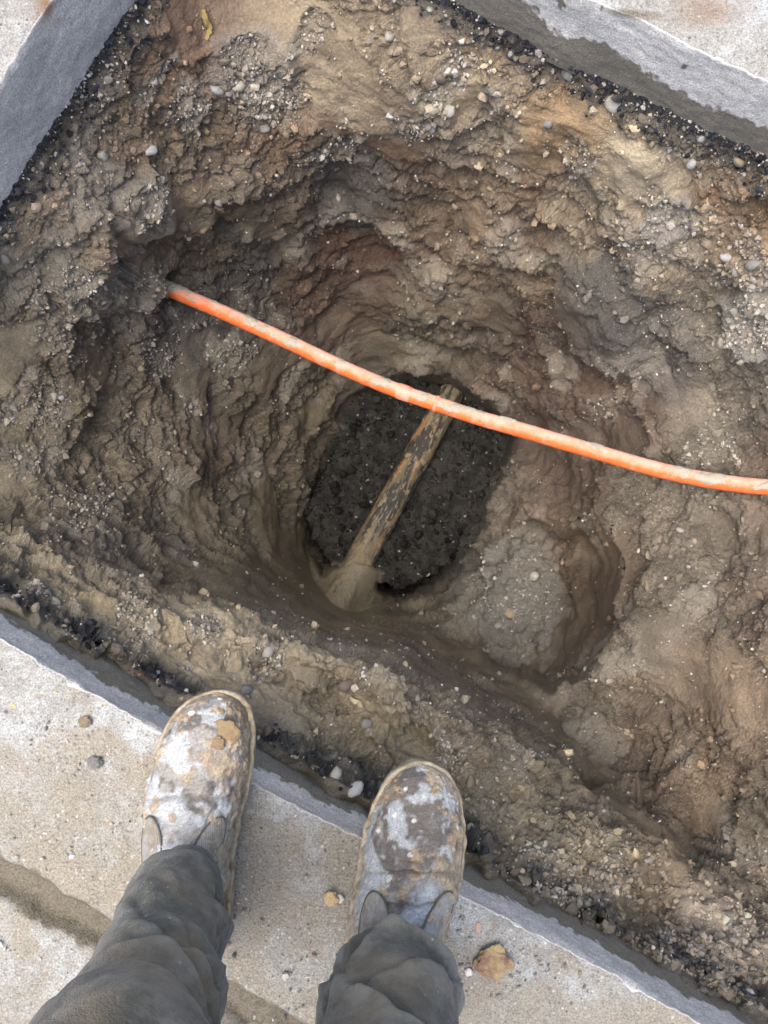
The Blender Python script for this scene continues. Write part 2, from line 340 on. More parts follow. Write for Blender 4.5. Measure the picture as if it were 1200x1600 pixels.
# flat gravelly shelf beside the trench
SH = [(712,965),(742,905),(775,850),(815,815),(860,830),(885,890),(880,960),(860,1010),(815,1038),(755,1020)]
sdS = poly_sd(u + wu, v + wv, SH); mS = sstep(-24, 12, sdS + 0.8 * wu); Z = Z * (1 - mS) + (float(deep(-0.90)) + 0.0002 * (u - 800) + 0.05 * (1 - sstep(-5, 55, sdS))) * mS
# steep curved wall at its right
SC = [(840,890),(860,850),(905,828),(960,800),(996,800),(1004,880),(970,970),(918,1045),(868,1078),(835,1050),(840,970)]
mW = sstep(-16, 12, poly_sd(u + wu * 0.6, v + wv * 0.6, SC)); sdS0 = poly_sd(u + wu * 0.5, v + wv * 0.5, SH)
Z = Z * (1 - mW) + (float(deep(-0.90)) + 0.43 * np.clip((6 - sdS0) / 92, 0, 1) ** 1.25) * mW
# rough chunk standing above the shelf
CK = [(778,770),(800,735),(850,715),(870,760),(850,820),(800,825)]
sdC = poly_sd(u + wu, v + wv, CK); Z += 0.045 * sstep(-10, 30, sdC)
# lip of the ledge the paving rests on
CR = np.array([(-420,700),(-50,815),(60,835),(150,885),(260,925),(400,945),(480,965),(560,990),(650,1030),(720,1085),(800,1150),(870,1195),(960,1265),(1050,1325),(1200,1400),(1800,1700)], float)
cd_ = (v + wv * 1.3) - np.interp(u + wu * 1.3, CR[:, 0], CR[:, 1]); cdn = cd_ * 0.85
Z += 0.022 * np.exp(-np.abs(cdn) / 55) * sstep(-22, 4, cdn) - 0.022 * np.exp(-np.abs(cdn + 34) / 40) * sstep(4, -30, cdn) * (1 - mudP) * (1 - sstep(-20, 5, sdT))
# meet the foot of the paving
sdO = poly_sd(u, v, OUTL)
ZB = -SLAB - 0.012
e = sstep(0, 34, sdO); Z = np.where(sdO < 0, ZB, ZB * (1 - e) + Z * e)
Z = np.minimum(Z, ZB)
heap = np.clip(fbm(q2 / 60, 3, off=71.0) * 1.1 + 0.62, 0.1, 1.15) * (v > 700) * sstep(-27, -15, sdO) * sstep(50, 12, sdO)
Z = Z + heap * 0.052
Pw = unp(u, v, Z).astype(np.float32)
def normals(Pw):
    G = Pw.reshape(nv, nu, 3); du = np.gradient(G, axis=1); dv = np.gradient(G, axis=0); n = np.cross(dv, du); n /= np.linalg.norm(n, axis=2)[..., None] + 1e-12
    n = n.reshape(-1, 3); return np.where(n[:, 2:3] < 0, -n, n)
Nb = normals(Pw)
act = sdO > -60                              # vertices under the paving need no relief
PA = Pw[act]; QA = q2[act]
def full(x, fill=0.0):
    o = np.full(len(u), fill, np.float32); o[act] = x; return o
# ---- relief
PAf = Pw - np.array([0, 0, CH])
inb = np.where(v > 700, sstep(-18, -8, sdO) * 0.22 + 0.78 * sstep(2, 34, sdO), sstep(2, 30, sdO))                      # keep the contact with the paving quiet
inT = sstep(-6, 10, sdT)
# single features: outline (photo pixels), depth step, edge softness, smear, colour
FE = [([(515,205),(590,225),(612,330),(626,450),(622,560),(560,600),(500,560),(470,470),(480,360),(495,270)], -.016, 40, 0.3, None),
      ([(340,330),(440,300),(470,400),(440,500),(360,480),(320,420)], -.022, 12, 0.0, None),
      ([(880,398),(940,420),(990,480),(1012,560),(965,592),(900,560),(868,480)], .032, 14, 0.4, (.10,.09,.08)),
      ([(905,665),(955,642),(1005,655),(1018,690),(990,716),(930,712)], -.018, 12, 1.0, (.105,.082,.06)),
      ([(800,640),(850,650),(930,690),(925,760),(880,800),(830,760)], -.014, 16, 0.8, (.12,.088,.064)),
      ([(905,905),(978,818),(990,880),(955,965),(905,1035),(858,1055),(882,970)], .0, 10, 1.0, (.105,.078,.054)),
      ([(1085,785),(1130,800),(1152,855),(1130,885),(1098,845)], -.026, 12, 0.7, (.11,.088,.066)),
      ([(1112,482),(1170,462),(1240,470),(1235,560),(1150,558)], .022, 10, 0.0, (.34,.32,.285)),
      ([(960,225),(1045,235),(1055,310),(990,318),(955,280)], .008, 12, 0.8, (.40,.335,.24)),
      ([(690,75),(745,80),(755,180),(715,200),(692,140)], -.018, 8, 1.0, (.30,.235,.15)),
      ([(215,255),(262,280),(268,350),(215,385),(165,350),(180,300)], .022, 7, 0.0, (.34,.31,.25)),
      ([(100,395),(160,400),(240,425),(235,480),(120,500),(70,450)], .018, 8, 0.0, (.33,.30,.24)),
      ([(330,60),(420,30),(470,80),(450,150),(380,160),(335,130)], .015, 9, 0.0, (.33,.30,.26)),
      ([(560,385),(600,400),(605,520),(570,560),(540,470)], -.006, 18, 0.6, (.125,.085,.06)),
      ([(1010,310),(1080,300),(1090,360),(1040,385),(1005,350)], .012, 7, 0.0, (.30,.295,.29)),
      ([(320,870),(420,870),(520,960),(440,950),(330,930)], .004, 20, 0.55, (.18,.152,.10)),
      ([(60,905),(180,925),(330,985),(300,1010),(160,965)], .012, 10, 0.9, (.26,.205,.12)),
      ([(560,1080),(640,1120),(690,1190),(660,1200),(590,1150)], -.014, 10, 1.0, (.20,.165,.105)),
      ([(700,985),(830,1060),(880,1120),(840,1120),(760,1060),(690,1010)], -.012, 9, 0.9, (.16,.125,.085))]
fsm = np.zeros(len(u)); fcol = []; fz = np.zeros(len(u)); wu2 = wu * 0.8; wv2 = wv * 0.8
for poly, dz, so, sm_, fc in FE:
    p_ = np.array(poly); bx = (u > p_[:, 0].min() - 50) & (u < p_[:, 0].max() + 50) & (v > p_[:, 1].min() - 50) & (v < p_[:, 1].max() + 50)
    m_ = np.zeros(len(u)); m_[bx] = sstep(-so, so, poly_sd(u[bx] + wu2[bx], v[bx] + wv2[bx], poly)); fz += dz * m_; fsm = np.maximum(fsm, sm_ * m_)
    if fc is not None: fcol.append((m_, fc))
smear = full(sstep(0.06, 0.34, fbm(PA * 5.5, 2, off=21.0) + 0.15 * fbm(PA * 22, 2, off=2.0)))
smear = np.maximum(np.maximum(smear, mudP), fsm) * (1 - inT * (1 - mudP)) * (1 - sstep(-10, 20, sdS))
grav = full(sstep(0.08, 0.36, fbm(PA * 7.5, 3, off=44.0))) * (1 - smear) * (1 - 0.6 * sstep(900, 1000, u) * sstep(760, 820, v) * sstep(1350, 1280, v))
grav = np.maximum(grav, sstep(0, 20, sdS) * 0.8)
GP = [(385,110,60),(440,170,45),(230,310,42),(200,440,55),(110,440,48),(640,190,42),(700,130,30),(900,250,45),(1030,340,48),(1160,420,60),(1180,510,50),(1000,400,40),(940,640,40),(60,640,50),(20,700,45),(330,490,45),(250,560,40),(290,640,30),(130,800,40),(60,930,30),(210,965,40),(400,1030,40),(330,980,40),(560,1060,30),(700,1180,40),(860,1390,50),(950,1380,50),(840,1350,40),(1080,1530,80),(1150,1450,60),(520,240,45),(360,560,40),(150,130,40),(290,170,40),(800,930,75),(90,520,40),(1100,330,30),(470,60,40),(1110,700,40)]
gn = full(fbm(PA * 16, 3, off=52.0)); gp = np.zeros(len(u))
for a_, b_, r_ in GP: gp = np.maximum(gp, np.exp(-((u + wu * 2 - a_) ** 2 + (v + wv * 2 - b_) ** 2) / r_ ** 2))
gp = sstep(0.35, 0.75, gp + 0.55 * gn) * (1 - inT)
smear = smear * (1 - 0.85 * gp); grav = np.maximum(grav * 0.7, gp)
hard = 1 - smear
bench = sstep(260, 170, sdO) * (v > 820) * sstep(10, 40, sdO) * (v > 700 + 0.5 * u)
d = 0.015 * full(fbm(PA * 5, 2, off=7.0)) + fz
d += 0.011 * full(ridged(PA * 9.5, 2, off=1.0) - 1.05) * (0.35 + 0.65 * hard)
w1, w2, wid = [full(x) for x in worley(PA * 17 + 0.35 * np.stack([perlin(PA * 30 + k) for k in (1, 2, 3)], -1))]
d += hard * (0.008 * (wid - 0.5) * sstep(0.02, 0.12, w2 - w1) - 0.006 * (1 - sstep(0.0, 0.07, w2 - w1)))
tr_ = (fbm(PA * 7.5, 3, off=90.0) + 0.12 * perlin(PA * 60)) * 5.5; fr = tr_ - np.floor(tr_)
d += full((np.floor(tr_) + sstep(0.80, 1.0, fr)) / 5.5) * 0.022 * (0.35 + 0.65 * hard)      # broken ledges
x1, x2, xid = [full(x) for x in worley(PA * 46, 5.0)]
d += (0.25 + 0.75 * hard) * 0.0062 * ((0.55 - x1) + 0.9 * (xid - 0.5) * sstep(0.02, 0.2, x2 - x1))
y1 = full(worley(PA * 120, 8.0)[0])
d += (0.15 + 0.85 * hard) * 0.0046 * (0.5 - y1) * (0.6 + 1.4 * grav)
f42 = full(fbm(PA * 42, 3, off=3.0)); d += (0.2 + 0.8 * hard) * 0.0065 * f42
# tool marks: arcs round the pit walls, long smears on the ledge under the paving edge
ang = np.arctan2(v - 800, u - 600)
QS = np.c_[ang * 3.2 + wu * 0.05, Pw[:, 2] * 36 + wv * 0.09, wu * 0.06][act].astype(np.float32)
d += full((perlin(QS) + 0.6 * perlin(QS * 2.7 + 5))) * smear * (1 - bench) * (0.0018 + 0.0012 * sstep(330, 200, np.hypot(u - 560, v - 800)))
al = PA[:, 0] * 0.88 - PA[:, 1] * 0.475; ac = PA[:, 0] * 0.475 + PA[:, 1] * 0.88
QB = np.c_[al * 6 + 0.5 * f42[act], ac * 26, PA[:, 2] * 10].astype(np.float32)
stri = full((1 - np.abs(perlin(QB)) * 2) * 0.7 + 0.5 * perlin(QB * np.array([1.6, 2.9, 2]) + 4)); d += bench * 0.016 * (stri - 0.3)
ray = PAf / np.linalg.norm(PAf, axis=1)[:, None]; facing = np.abs((ray * Nb).sum(1))
zamp = sstep(0.06, 0.36, facing) * inb * (1 - 0.75 * inT) * (1 - 0.35 * mudP) * (1 - 0.5 * sstep(0, 25, sdS))
Pw = Pw + Nb * (d * zamp)[:, None]
Pw += Nb * (inT * (1 - mudP) * (0.014 * full(fbm(PA * 24, 3, off=6.0)) + 0.008 * (0.5 - x1)))[:, None]
Pw += Nb * (sstep(0, 20, sdS) * (0.010 * (xid - 0.4) + 0.006 * f42))[:, None]
Pw[:, 2] = np.where(sdO < 30, np.minimum(Pw[:, 2], -SLAB - 0.006 + 0.062 * heap), Pw[:, 2])
# ---- soil colours, with a bright rim and shaded pit centre put into them
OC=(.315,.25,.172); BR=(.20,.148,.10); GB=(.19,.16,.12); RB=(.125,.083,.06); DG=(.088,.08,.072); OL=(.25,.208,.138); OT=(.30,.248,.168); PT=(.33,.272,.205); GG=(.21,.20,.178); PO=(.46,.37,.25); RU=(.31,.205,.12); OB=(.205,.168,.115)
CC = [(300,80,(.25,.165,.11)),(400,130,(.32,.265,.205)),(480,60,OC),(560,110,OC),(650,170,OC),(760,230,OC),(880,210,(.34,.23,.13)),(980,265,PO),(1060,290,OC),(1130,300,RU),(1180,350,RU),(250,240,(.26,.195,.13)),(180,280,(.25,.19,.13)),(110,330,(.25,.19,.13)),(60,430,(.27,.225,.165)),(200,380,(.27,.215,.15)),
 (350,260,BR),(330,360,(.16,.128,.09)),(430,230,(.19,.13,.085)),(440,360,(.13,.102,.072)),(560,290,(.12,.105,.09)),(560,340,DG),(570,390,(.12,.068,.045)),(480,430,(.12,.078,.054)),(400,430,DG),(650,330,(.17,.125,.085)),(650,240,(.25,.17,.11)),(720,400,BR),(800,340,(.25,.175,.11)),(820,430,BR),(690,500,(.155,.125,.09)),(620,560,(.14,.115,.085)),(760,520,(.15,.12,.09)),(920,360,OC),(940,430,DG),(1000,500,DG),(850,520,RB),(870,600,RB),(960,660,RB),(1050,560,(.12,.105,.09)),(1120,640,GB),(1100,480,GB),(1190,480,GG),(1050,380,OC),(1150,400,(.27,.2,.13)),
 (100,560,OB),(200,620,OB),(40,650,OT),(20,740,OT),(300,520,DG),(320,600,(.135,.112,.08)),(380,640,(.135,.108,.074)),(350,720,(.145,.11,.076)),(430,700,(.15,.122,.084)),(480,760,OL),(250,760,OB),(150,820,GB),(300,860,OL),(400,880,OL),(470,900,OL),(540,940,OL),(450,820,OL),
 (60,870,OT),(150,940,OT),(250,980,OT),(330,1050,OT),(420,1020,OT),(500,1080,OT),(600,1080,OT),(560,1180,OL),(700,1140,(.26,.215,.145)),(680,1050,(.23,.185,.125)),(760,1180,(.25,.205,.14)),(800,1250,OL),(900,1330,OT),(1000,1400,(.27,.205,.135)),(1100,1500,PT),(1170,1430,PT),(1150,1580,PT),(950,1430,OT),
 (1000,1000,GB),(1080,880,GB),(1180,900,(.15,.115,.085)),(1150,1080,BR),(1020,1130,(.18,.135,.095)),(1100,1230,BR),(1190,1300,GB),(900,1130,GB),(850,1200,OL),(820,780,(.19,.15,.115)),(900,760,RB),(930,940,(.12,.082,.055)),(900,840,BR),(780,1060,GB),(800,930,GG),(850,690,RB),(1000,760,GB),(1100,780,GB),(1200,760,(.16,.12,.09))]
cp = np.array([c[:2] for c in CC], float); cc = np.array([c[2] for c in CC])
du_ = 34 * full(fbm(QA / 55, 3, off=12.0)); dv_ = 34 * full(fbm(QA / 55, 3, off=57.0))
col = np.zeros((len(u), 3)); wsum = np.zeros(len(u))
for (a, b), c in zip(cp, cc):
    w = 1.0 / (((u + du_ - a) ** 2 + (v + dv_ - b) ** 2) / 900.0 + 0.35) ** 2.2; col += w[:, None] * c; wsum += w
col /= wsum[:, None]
tint = wid[:, None] * 0.30 + 0.85; col *= tint
col *= (1 + 0.30 * (xid - 0.5) * hard)[:, None] * (1 + 0.35 * full(fbm(PA * 12, 3, off=15.0)))[:, None]
for m_, fc in fcol: col = col * (1 - 0.5 * m_[:, None]) + 0.5 * m_[:, None] * np.asarray(fc)
col *= (1 + 0.24 * rng.normal(size=len(u)).clip(-2, 2) * (0.3 + 0.7 * hard))[:, None]
def lay(col, m, c): return col * (1 - m[:, None]) + np.asarray(c) * m[:, None]
col = lay(col, grav * 0.35, (.33, .295, .24))
pale = sstep(0.30, 0.46, full(fbm(PA * 9, 3, off=77.0))) * hard * (1 - inT); col = lay(col, pale * 0.5, (.40, .355, .285))
nse = full(fbm(QA / 24, 3, off=3.0))
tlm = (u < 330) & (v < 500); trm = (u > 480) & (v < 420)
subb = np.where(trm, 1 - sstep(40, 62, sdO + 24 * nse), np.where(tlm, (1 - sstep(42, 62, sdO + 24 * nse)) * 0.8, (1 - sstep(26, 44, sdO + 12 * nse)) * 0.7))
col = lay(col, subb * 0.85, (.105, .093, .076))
bit = np.where(tlm, 1 - sstep(16, 26, sdO + 11 * nse), np.where(trm, 1 - sstep(16, 26, sdO + 10 * nse), sstep(8, 16, sdO + 6 * nse) * (1 - sstep(24, 34, sdO + 10 * nse)) * sstep(-0.25, 0.25, full(fbm(QA / 90, 2, off=9)))))
col = lay(col, bit * 0.93, (.022, .023, .026))
col = lay(col, sstep(-4, 16, sdS) * 0.6, (.22, .206, .18))
blk = inT * (1 - mudP); col = lay(col, sstep(-34, -2, sdT + 12 * nse) * (1 - mudP) * np.where(u + v > 1440, 0.8, 0.35), (.05, .046, .04))
col = lay(col, blk * 0.95, (.015, .0145, .0135)); col *= (1 + blk * 0.7 * f42)[:, None]
col = lay(col, blk * sstep(0.05, 0.4, full(fbm(PA * 26, 3, off=61.0)) + 0.25 * (u + 0.55 * (v - 780) > 640)) * 0.6, (.055, .049, .040))
col = lay(col, mudP * 0.8, (.20, .17, .115))
col = np.clip(col, 0.008, 0.6)
grain = np.clip(0.35 + 0.9 * full(fbm(PA * 40, 2, off=33.0)) + 0.3 * grav, 0, 1) * (1 - 0.75 * smear) * (1 - 0.8 * blk)
wet = np.clip(smear * 0.75 + mudP * 0.4, 0, 1) * (1 - bit)
faces = grid_faces(nu, nv)
keep = (sdO[faces].max(1) > -45); faces = faces[keep][:, ::-1]
used = np.unique(faces); rem = np.full(len(u), -1); rem[used] = np.arange(len(used))
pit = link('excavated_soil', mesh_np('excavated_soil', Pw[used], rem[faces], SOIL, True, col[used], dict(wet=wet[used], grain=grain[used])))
tag(pit, kind='structure', label='deep hand-dug pit in brown clay and rubble below the paving')
Nf = normals(Pw)

# ------------------------------------------------------------------ stones in the soil
def ico(sub):
    import bmesh
    bm = bmesh.new(); bmesh.ops.create_icosphere(bm, subdivisions=sub, radius=1.0)
    V = np.array([x.co[:] for x in bm.verts]); Fc = np.array([[q.index for q in f.verts] for f in bm.faces]); bm.free(); return V, Fc
I1, I1F = ico(1); I2, I2F = ico(2)
def rotmats(n):
    q = rng.normal(size=(n, 4)); q /= np.linalg.norm(q, axis=1)[:, None]; w, x, y, z = q.T
    return np.stack([1-2*(y*y+z*z), 2*(x*y-z*w), 2*(x*z+y*w), 2*(x*y+z*w), 1-2*(x*x+z*z), 2*(y*z-x*w), 2*(x*z-y*w), 2*(y*z+x*w), 1-2*(x*x+y*y)], -1).reshape(n, 3, 3)
def scatter_mesh(name, pos, nor, size, cols, sink=0.25, parent=None, mat=None):
    n = len(pos); base = I1[None] * (1 + 0.28 * rng.normal(size=(n, len(I1), 1)).clip(-1.6, 1.6))
    sc = size[:, None] * rng.uniform(0.6, 1.25, (n, 3)); V = np.einsum('nij,nkj->nki', rotmats(n), base * sc[:, None, :])
    V += (pos - nor * (size * sink)[:, None] * 0 + nor * (size * (0.5 - sink))[:, None])[:, None, :]
    Fc = (I1F[None] + (np.arange(n) * len(I1))[:, None, None]).reshape(-1, 3)
    me = mesh_np(name, V.reshape(-1, 3), Fc, mat or STONE, False, np.repeat(cols, len(I1), 0))
    return tag(link(name, me, parent), kind='stuff')
PAL = np.array([(.50,.47,.42),(.40,.37,.33),(.56,.55,.53),(.33,.31,.28),(.42,.34,.25),(.31,.295,.275),(.62,.58,.5),(.24,.2,.16)])
area_w = np.gradient(GU)[None, :] * np.gradient(GV)[:, None]; area_w = area_w.ravel()
vis = (sdO > 4) & (u > -160) & (u < 1360) & (v > -160) & (v < 1760)
def pick(weight, n):
    w = np.where(vis, weight * area_w, 0); w = w / w.sum(); return rng.choice(len(u), n, p=w, replace=True)
def jit(i, s=0.0015): return Pw[i] + rng.normal(size=(len(i), 3)) * s * np.array([1, 1, 0.2])
# pale gravel
i = pick(0.05 + 1.8 * gp + 0.35 * grav ** 1.5 + 0.2 * pale, 8500); i = i[(smear[i] < 0.55) | (rng.random(len(i)) < 0.12)]
i = i[(inT[i] < 0.3)]
sz = np.clip(rng.lognormal(math.log(0.0019), 0.45, len(i)), 0.0009, 0.0056)
cs = PAL[rng.integers(0, len(PAL), len(i))] * rng.uniform(0.6, 1.05, (len(i), 1)) * 0.6 + col[i] * 0.4
scatter_mesh('gravel', jit(i), Nf[i], sz, cs, 0.2, pit)
i = pick(0.25 + 1.0 * grain + 0.6 * pale, 5000); i = i[inT[i] < 0.3]
scatter_mesh('white_grains', jit(i), Nf[i], np.clip(rng.lognormal(math.log(0.0009), 0.4, len(i)), 0.0005, 0.0022), np.clip(PAL[rng.integers(0, 3, len(i))] * rng.uniform(0.7, 1.25, (len(i), 1)), 0, 0.75), 0.1, pit)
# crumbs of the soil itself
i = pick(0.4 + hard * 0.8 + subb, 4000); i = i[inT[i] < 0.3]
sz = np.clip(rng.lognormal(math.log(0.0026), 0.55, len(i)), 0.0012, 0.009)
scatter_mesh('soil_crumbs', jit(i), Nf[i], sz, np.clip(col[i] * rng.uniform(0.8, 1.2, (len(i), 1)), 0, 0.5), 0.3, pit)
i = pick(np.exp(-((u - 1110) / 90) ** 2 - ((v - 1500) / 80) ** 2) + 0.4 * np.exp(-((u - 930) / 110) ** 2 - ((v - 1390) / 50) ** 2) + 0.25 * np.exp(-((u - 1170) / 60) ** 2 - ((v - 430) / 80) ** 2), 1500)
scatter_mesh('clay_crumbs', jit(i), Nf[i], np.clip(rng.lognormal(math.log(0.0034), 0.45, len(i)), 0.0015, 0.009), np.clip(col[i] * rng.uniform(0.8, 1.15, (len(i), 1)), 0, 0.5), 0.38, pit)
# tarry aggregate under the paving
i = pick(np.clip(bit + 0.35 * subb, 0, 1) * np.where(v > 800, 0.35, 1.0), 3800); sz = np.clip(rng.lognormal(math.log(0.0015), 0.6, len(i)), 0.0008, 0.0062)
dark = rng.random(len(i)) < 0.78
cs = np.where(dark[:, None], np.array([.022, .023, .028]) * rng.uniform(0.6, 1.8, (len(i), 1)), PAL[rng.integers(0, len(PAL), len(i))] * rng.uniform(0.5, 0.95, (len(i), 1)))
scatter_mesh('bituminous_gravel', jit(i), Nf[i], sz, cs, 0.2, pit, TARRY)
# black clinker fill round the pipe
i = pick(blk * sstep(-0.35, 0.3, f42), 4200); sz = np.clip(rng.lognormal(math.log(0.0020), 0.75, len(i)), 0.0009, 0.015)
pl = rng.random(len(i)) < 0.06
cs = np.where(pl[:, None], np.array([.20, .19, .17]) * rng.uniform(0.5, 1.3, (len(i), 1)), np.array([.017, .016, .0145]) * rng.uniform(0.4, 2.0, (len(i), 1)))
scatter_mesh('clinker_fill', jit(i, 0.002), Nf[i], np.where(pl, np.minimum(sz, 0.0035), sz), cs, 0.15, pit, TARRY)
# larger single stones (pieces of the pit wall)
SM = []
for k in range(14):
    V = I2 * (1 + 0.22 * fbm(I2 * 1.3 + k * 7, 2)[:, None] + 0.05 * rng.normal(size=(len(I2), 1))); V = V * np.array([1.15, rng.uniform(0.65, 0.95), rng.uniform(0.5, 0.8)])
    for s_ in range(5):
        nrm = rng.normal(size=3); nrm /= np.linalg.norm(nrm); dd = V @ nrm; lim = rng.uniform(0.5, 0.75); V = V - np.maximum(dd - lim, 0)[:, None] * nrm
    c = PAL[k % len(PAL)] * 0.72
    SM.append(mesh_np('stone', V, I2F, STONE, True, np.tile(c, (len(V), 1))))
def put_stone(idx, size, k=None):
    o = link('stone', SM[rng.integers(0, len(SM)) if k is None else k], pit)
    o.location = Pw[idx] + Nf[idx] * size * 0.15; o.rotation_euler = rng.uniform(0, 6.28, 3); o.scale = (size,) * 3
i = pick((0.15 + grav + 0.7 * pale) * (1 - inT) * (1 - 0.8 * mudP) * (0.3 + 0.7 * hard), 70)
for j in i: put_stone(j, float(np.clip(rng.lognormal(math.log(0.0062), 0.3), 0.0045, 0.012)))
def near(uu, vv):
    a = np.argmin(np.abs(GU - uu)); b = np.argmin(np.abs(GV - vv)); return b * nu + a
for uu, vv, s in [(960,163,.013),(57,325,.010),(8,405,.012),(225,220,.010),(686,122,.012),(860,190,.010),(1157,250,.010),(1178,410,.014),(1140,400,.010),(1065,830,.009),(1165,910,.009),(420,1020,.013),(545,1065,.017),(570,1135,.012),(525,1210,.011),(558,1232,.012),(385,1085,.012),(815,1352,.012),(870,1395,.011),(1045,1365,.009),(780,1050,.008),(160,120,.010),(600,65,.011),(1080,260,.011),(885,130,.012),(700,170,.011),(415,200,.013),(375,135,.014),(340,140,.012),(330,190,.012),(870,885,.014),(800,960,.018),(730,930,.010),(835,900,.016)]:
    put_stone(near(uu, vv), s)

# ------------------------------------------------------------------ tubes
def frames(P):
    T = np.gradient(P, axis=0); T /= np.linalg.norm(T, axis=1)[:, None]; up = np.array([0, 0, 1.0]); S = np.cross(T, up); S /= np.linalg.norm(S, axis=1)[:, None]
    return T, S, np.cross(S, T)
def spline(K, n):
    K = np.asarray(K, float); t = np.linspace(0, len(K) - 1, n); Kp = np.vstack([2 * K[0] - K[1], K, 2 * K[-1] - K[-2]]); i = np.minimum(t.astype(int), len(K) - 2); f = (t - i)[:, None]
    a, b, c, d_ = Kp[i], Kp[i + 1], Kp[i + 2], Kp[i + 3]
    return 0.5 * ((2 * b) + (c - a) * f + (2 * a - 5 * b + 4 * c - d_) * f ** 2 + (3 * b - a - 3 * c + d_) * f ** 3)
def tube(P, rad, seg=28, rn=0.0, cap=True):
    n = len(P); T, S, U = frames(P); an = np.linspace(0, 2 * math.pi, seg, endpoint=False)
    rr = np.broadcast_to(np.asarray(rad, float).reshape(-1, 1) if np.ndim(rad) else rad, (n, seg)).copy()
    D = np.cos(an)[None, :, None] * S[:, None, :] + np.sin(an)[None, :, None] * U[:, None, :]
    V = P[:, None, :] + D * rr[..., None]
    if rn: V = V + D * (rn * fbm((V * 60).reshape(-1, 3), 3).reshape(n, seg))[..., None]
    return V.reshape(-1, 3), grid_faces(seg, n, True), D.reshape(-1, 3), np.tile(np.sin(an), n)

# ---- orange duct crossing the pit
def duct_material():
    m = M('orange_plastic', 0.5, 0.4)
    base = m.mix(m.noise(35, 4, 0.6), (0.66, 0.115, 0.022), (0.70, 0.17, 0.05))
    sep = m.n('ShaderNodeSeparateXYZ'); m.l(m.geo.outputs['Normal'], sep.inputs[0])
    dn = m.noise(42, 6, 0.75)
    dust = m.math('ADD', m.math('MULTIPLY', m.attr('top', 'Fac'), 0.42), m.math('SUBTRACT', dn, 0.5))
    c = m.mix(m.ramp(dust, [(0.02, 0.0), (0.34, 0.75)]), base, (0.62, 0.42, 0.345))
    c = m.mix(m.ramp(m.noise(260, 3, 0.6), [(0.60, 0.0), (0.68, 0.6)]), c, (0.36, 0.27, 0.19))
    c = m.mix(m.math('MULTIPLY', m.ramp(m.noise(75, 5, 0.7), [(0.60, 0.0), (0.70, 0.75)]), m.attr('top', 'Fac')), c, (0.40, 0.34, 0.26))
    m.col(c); m.rough(m.ramp(dust, [(0.0, 0.38), (0.3, 0.85)])); m.bump(m.noise(220, 5, 0.7), 0.0012, 0.6); return m.m
DUCT = duct_material()
DK = [(205,428,-.60),(258,450,-.60),(300,467,-.595),(400,511,-.585),(500,558,-.575),(600,602,-.56),(690,634,-.55),(800,668,-.535),(900,697,-.52),(1000,726,-.50),(1100,749,-.475),(1200,761,-.445),(1300,764,-.41),(1420,760,-.38),(1560,750,-.35)]
DP = spline([unp(a, b, float(deep(c))) for a, b, c in DK], 420); DR = 0.0140
DP += np.c_[np.zeros(420), 0.0012 * perlin(np.c_[DP[:, 0] * 9, DP[:, 1] * 0, DP[:, 2] * 0]), np.zeros(420)]
rd = DR * np.ones(420)
V_, F_, D_, top_ = tube(DP, rd, 32, 0.0004)
duct = bpy.data.objects.new('orange_duct', None); C.objects.link(duct); duct.location = (0, 0, 0)
tag(duct, 'thin orange plastic duct smeared with clay spanning the pit from wall to wall', 'pipe')
pb = link('duct_tube', mesh_np('duct_tube', V_, F_, DUCT, True, None, dict(top=np.clip(0.25 * np.maximum(top_, 0) + D_[:, 1] * 0.85 + 0.12, 0, 1))), duct)
def duct_at(uu): return int(np.argmin(np.abs(600 + DP[:, 0] * F / (CH - DP[:, 2]) - uu)))
# taped joint and the weld lip
for uu, wdt, rr in ((632, 0.030, 0.0147), (683, 0.007, 0.0153)):
    k = duct_at(uu); T, S, U = frames(DP); cpos = DP[k]; tt = np.linspace(-wdt / 2, wdt / 2, 14)
    PP = cpos + tt[:, None] * T[k]; prof = rr + 0.0007 * np.sin(np.linspace(0, math.pi, 14)) + 0.0006 * (np.abs(np.linspace(-1, 1, 14)) > 0.85); prof[0] = prof[-1] = 0.012
    a, b, c_, d_ = tube(PP, prof, 32, 0.0005)
    link('joint_sleeve', mesh_np('joint_sleeve', a, b, DUCT, True, None, dict(top=np.clip(d_ * 0.4 + 0.2, 0, 1))), duct)
MUD = M('mud', 0.9, 0.3); g = MUD.noise(150, 6, 0.7); MUD.col(MUD.mix(g, (0.26, 0.22, 0.165), (0.50, 0.45, 0.38))); MUD.bump(g, 0.004, 0.8); MUD = MUD.m
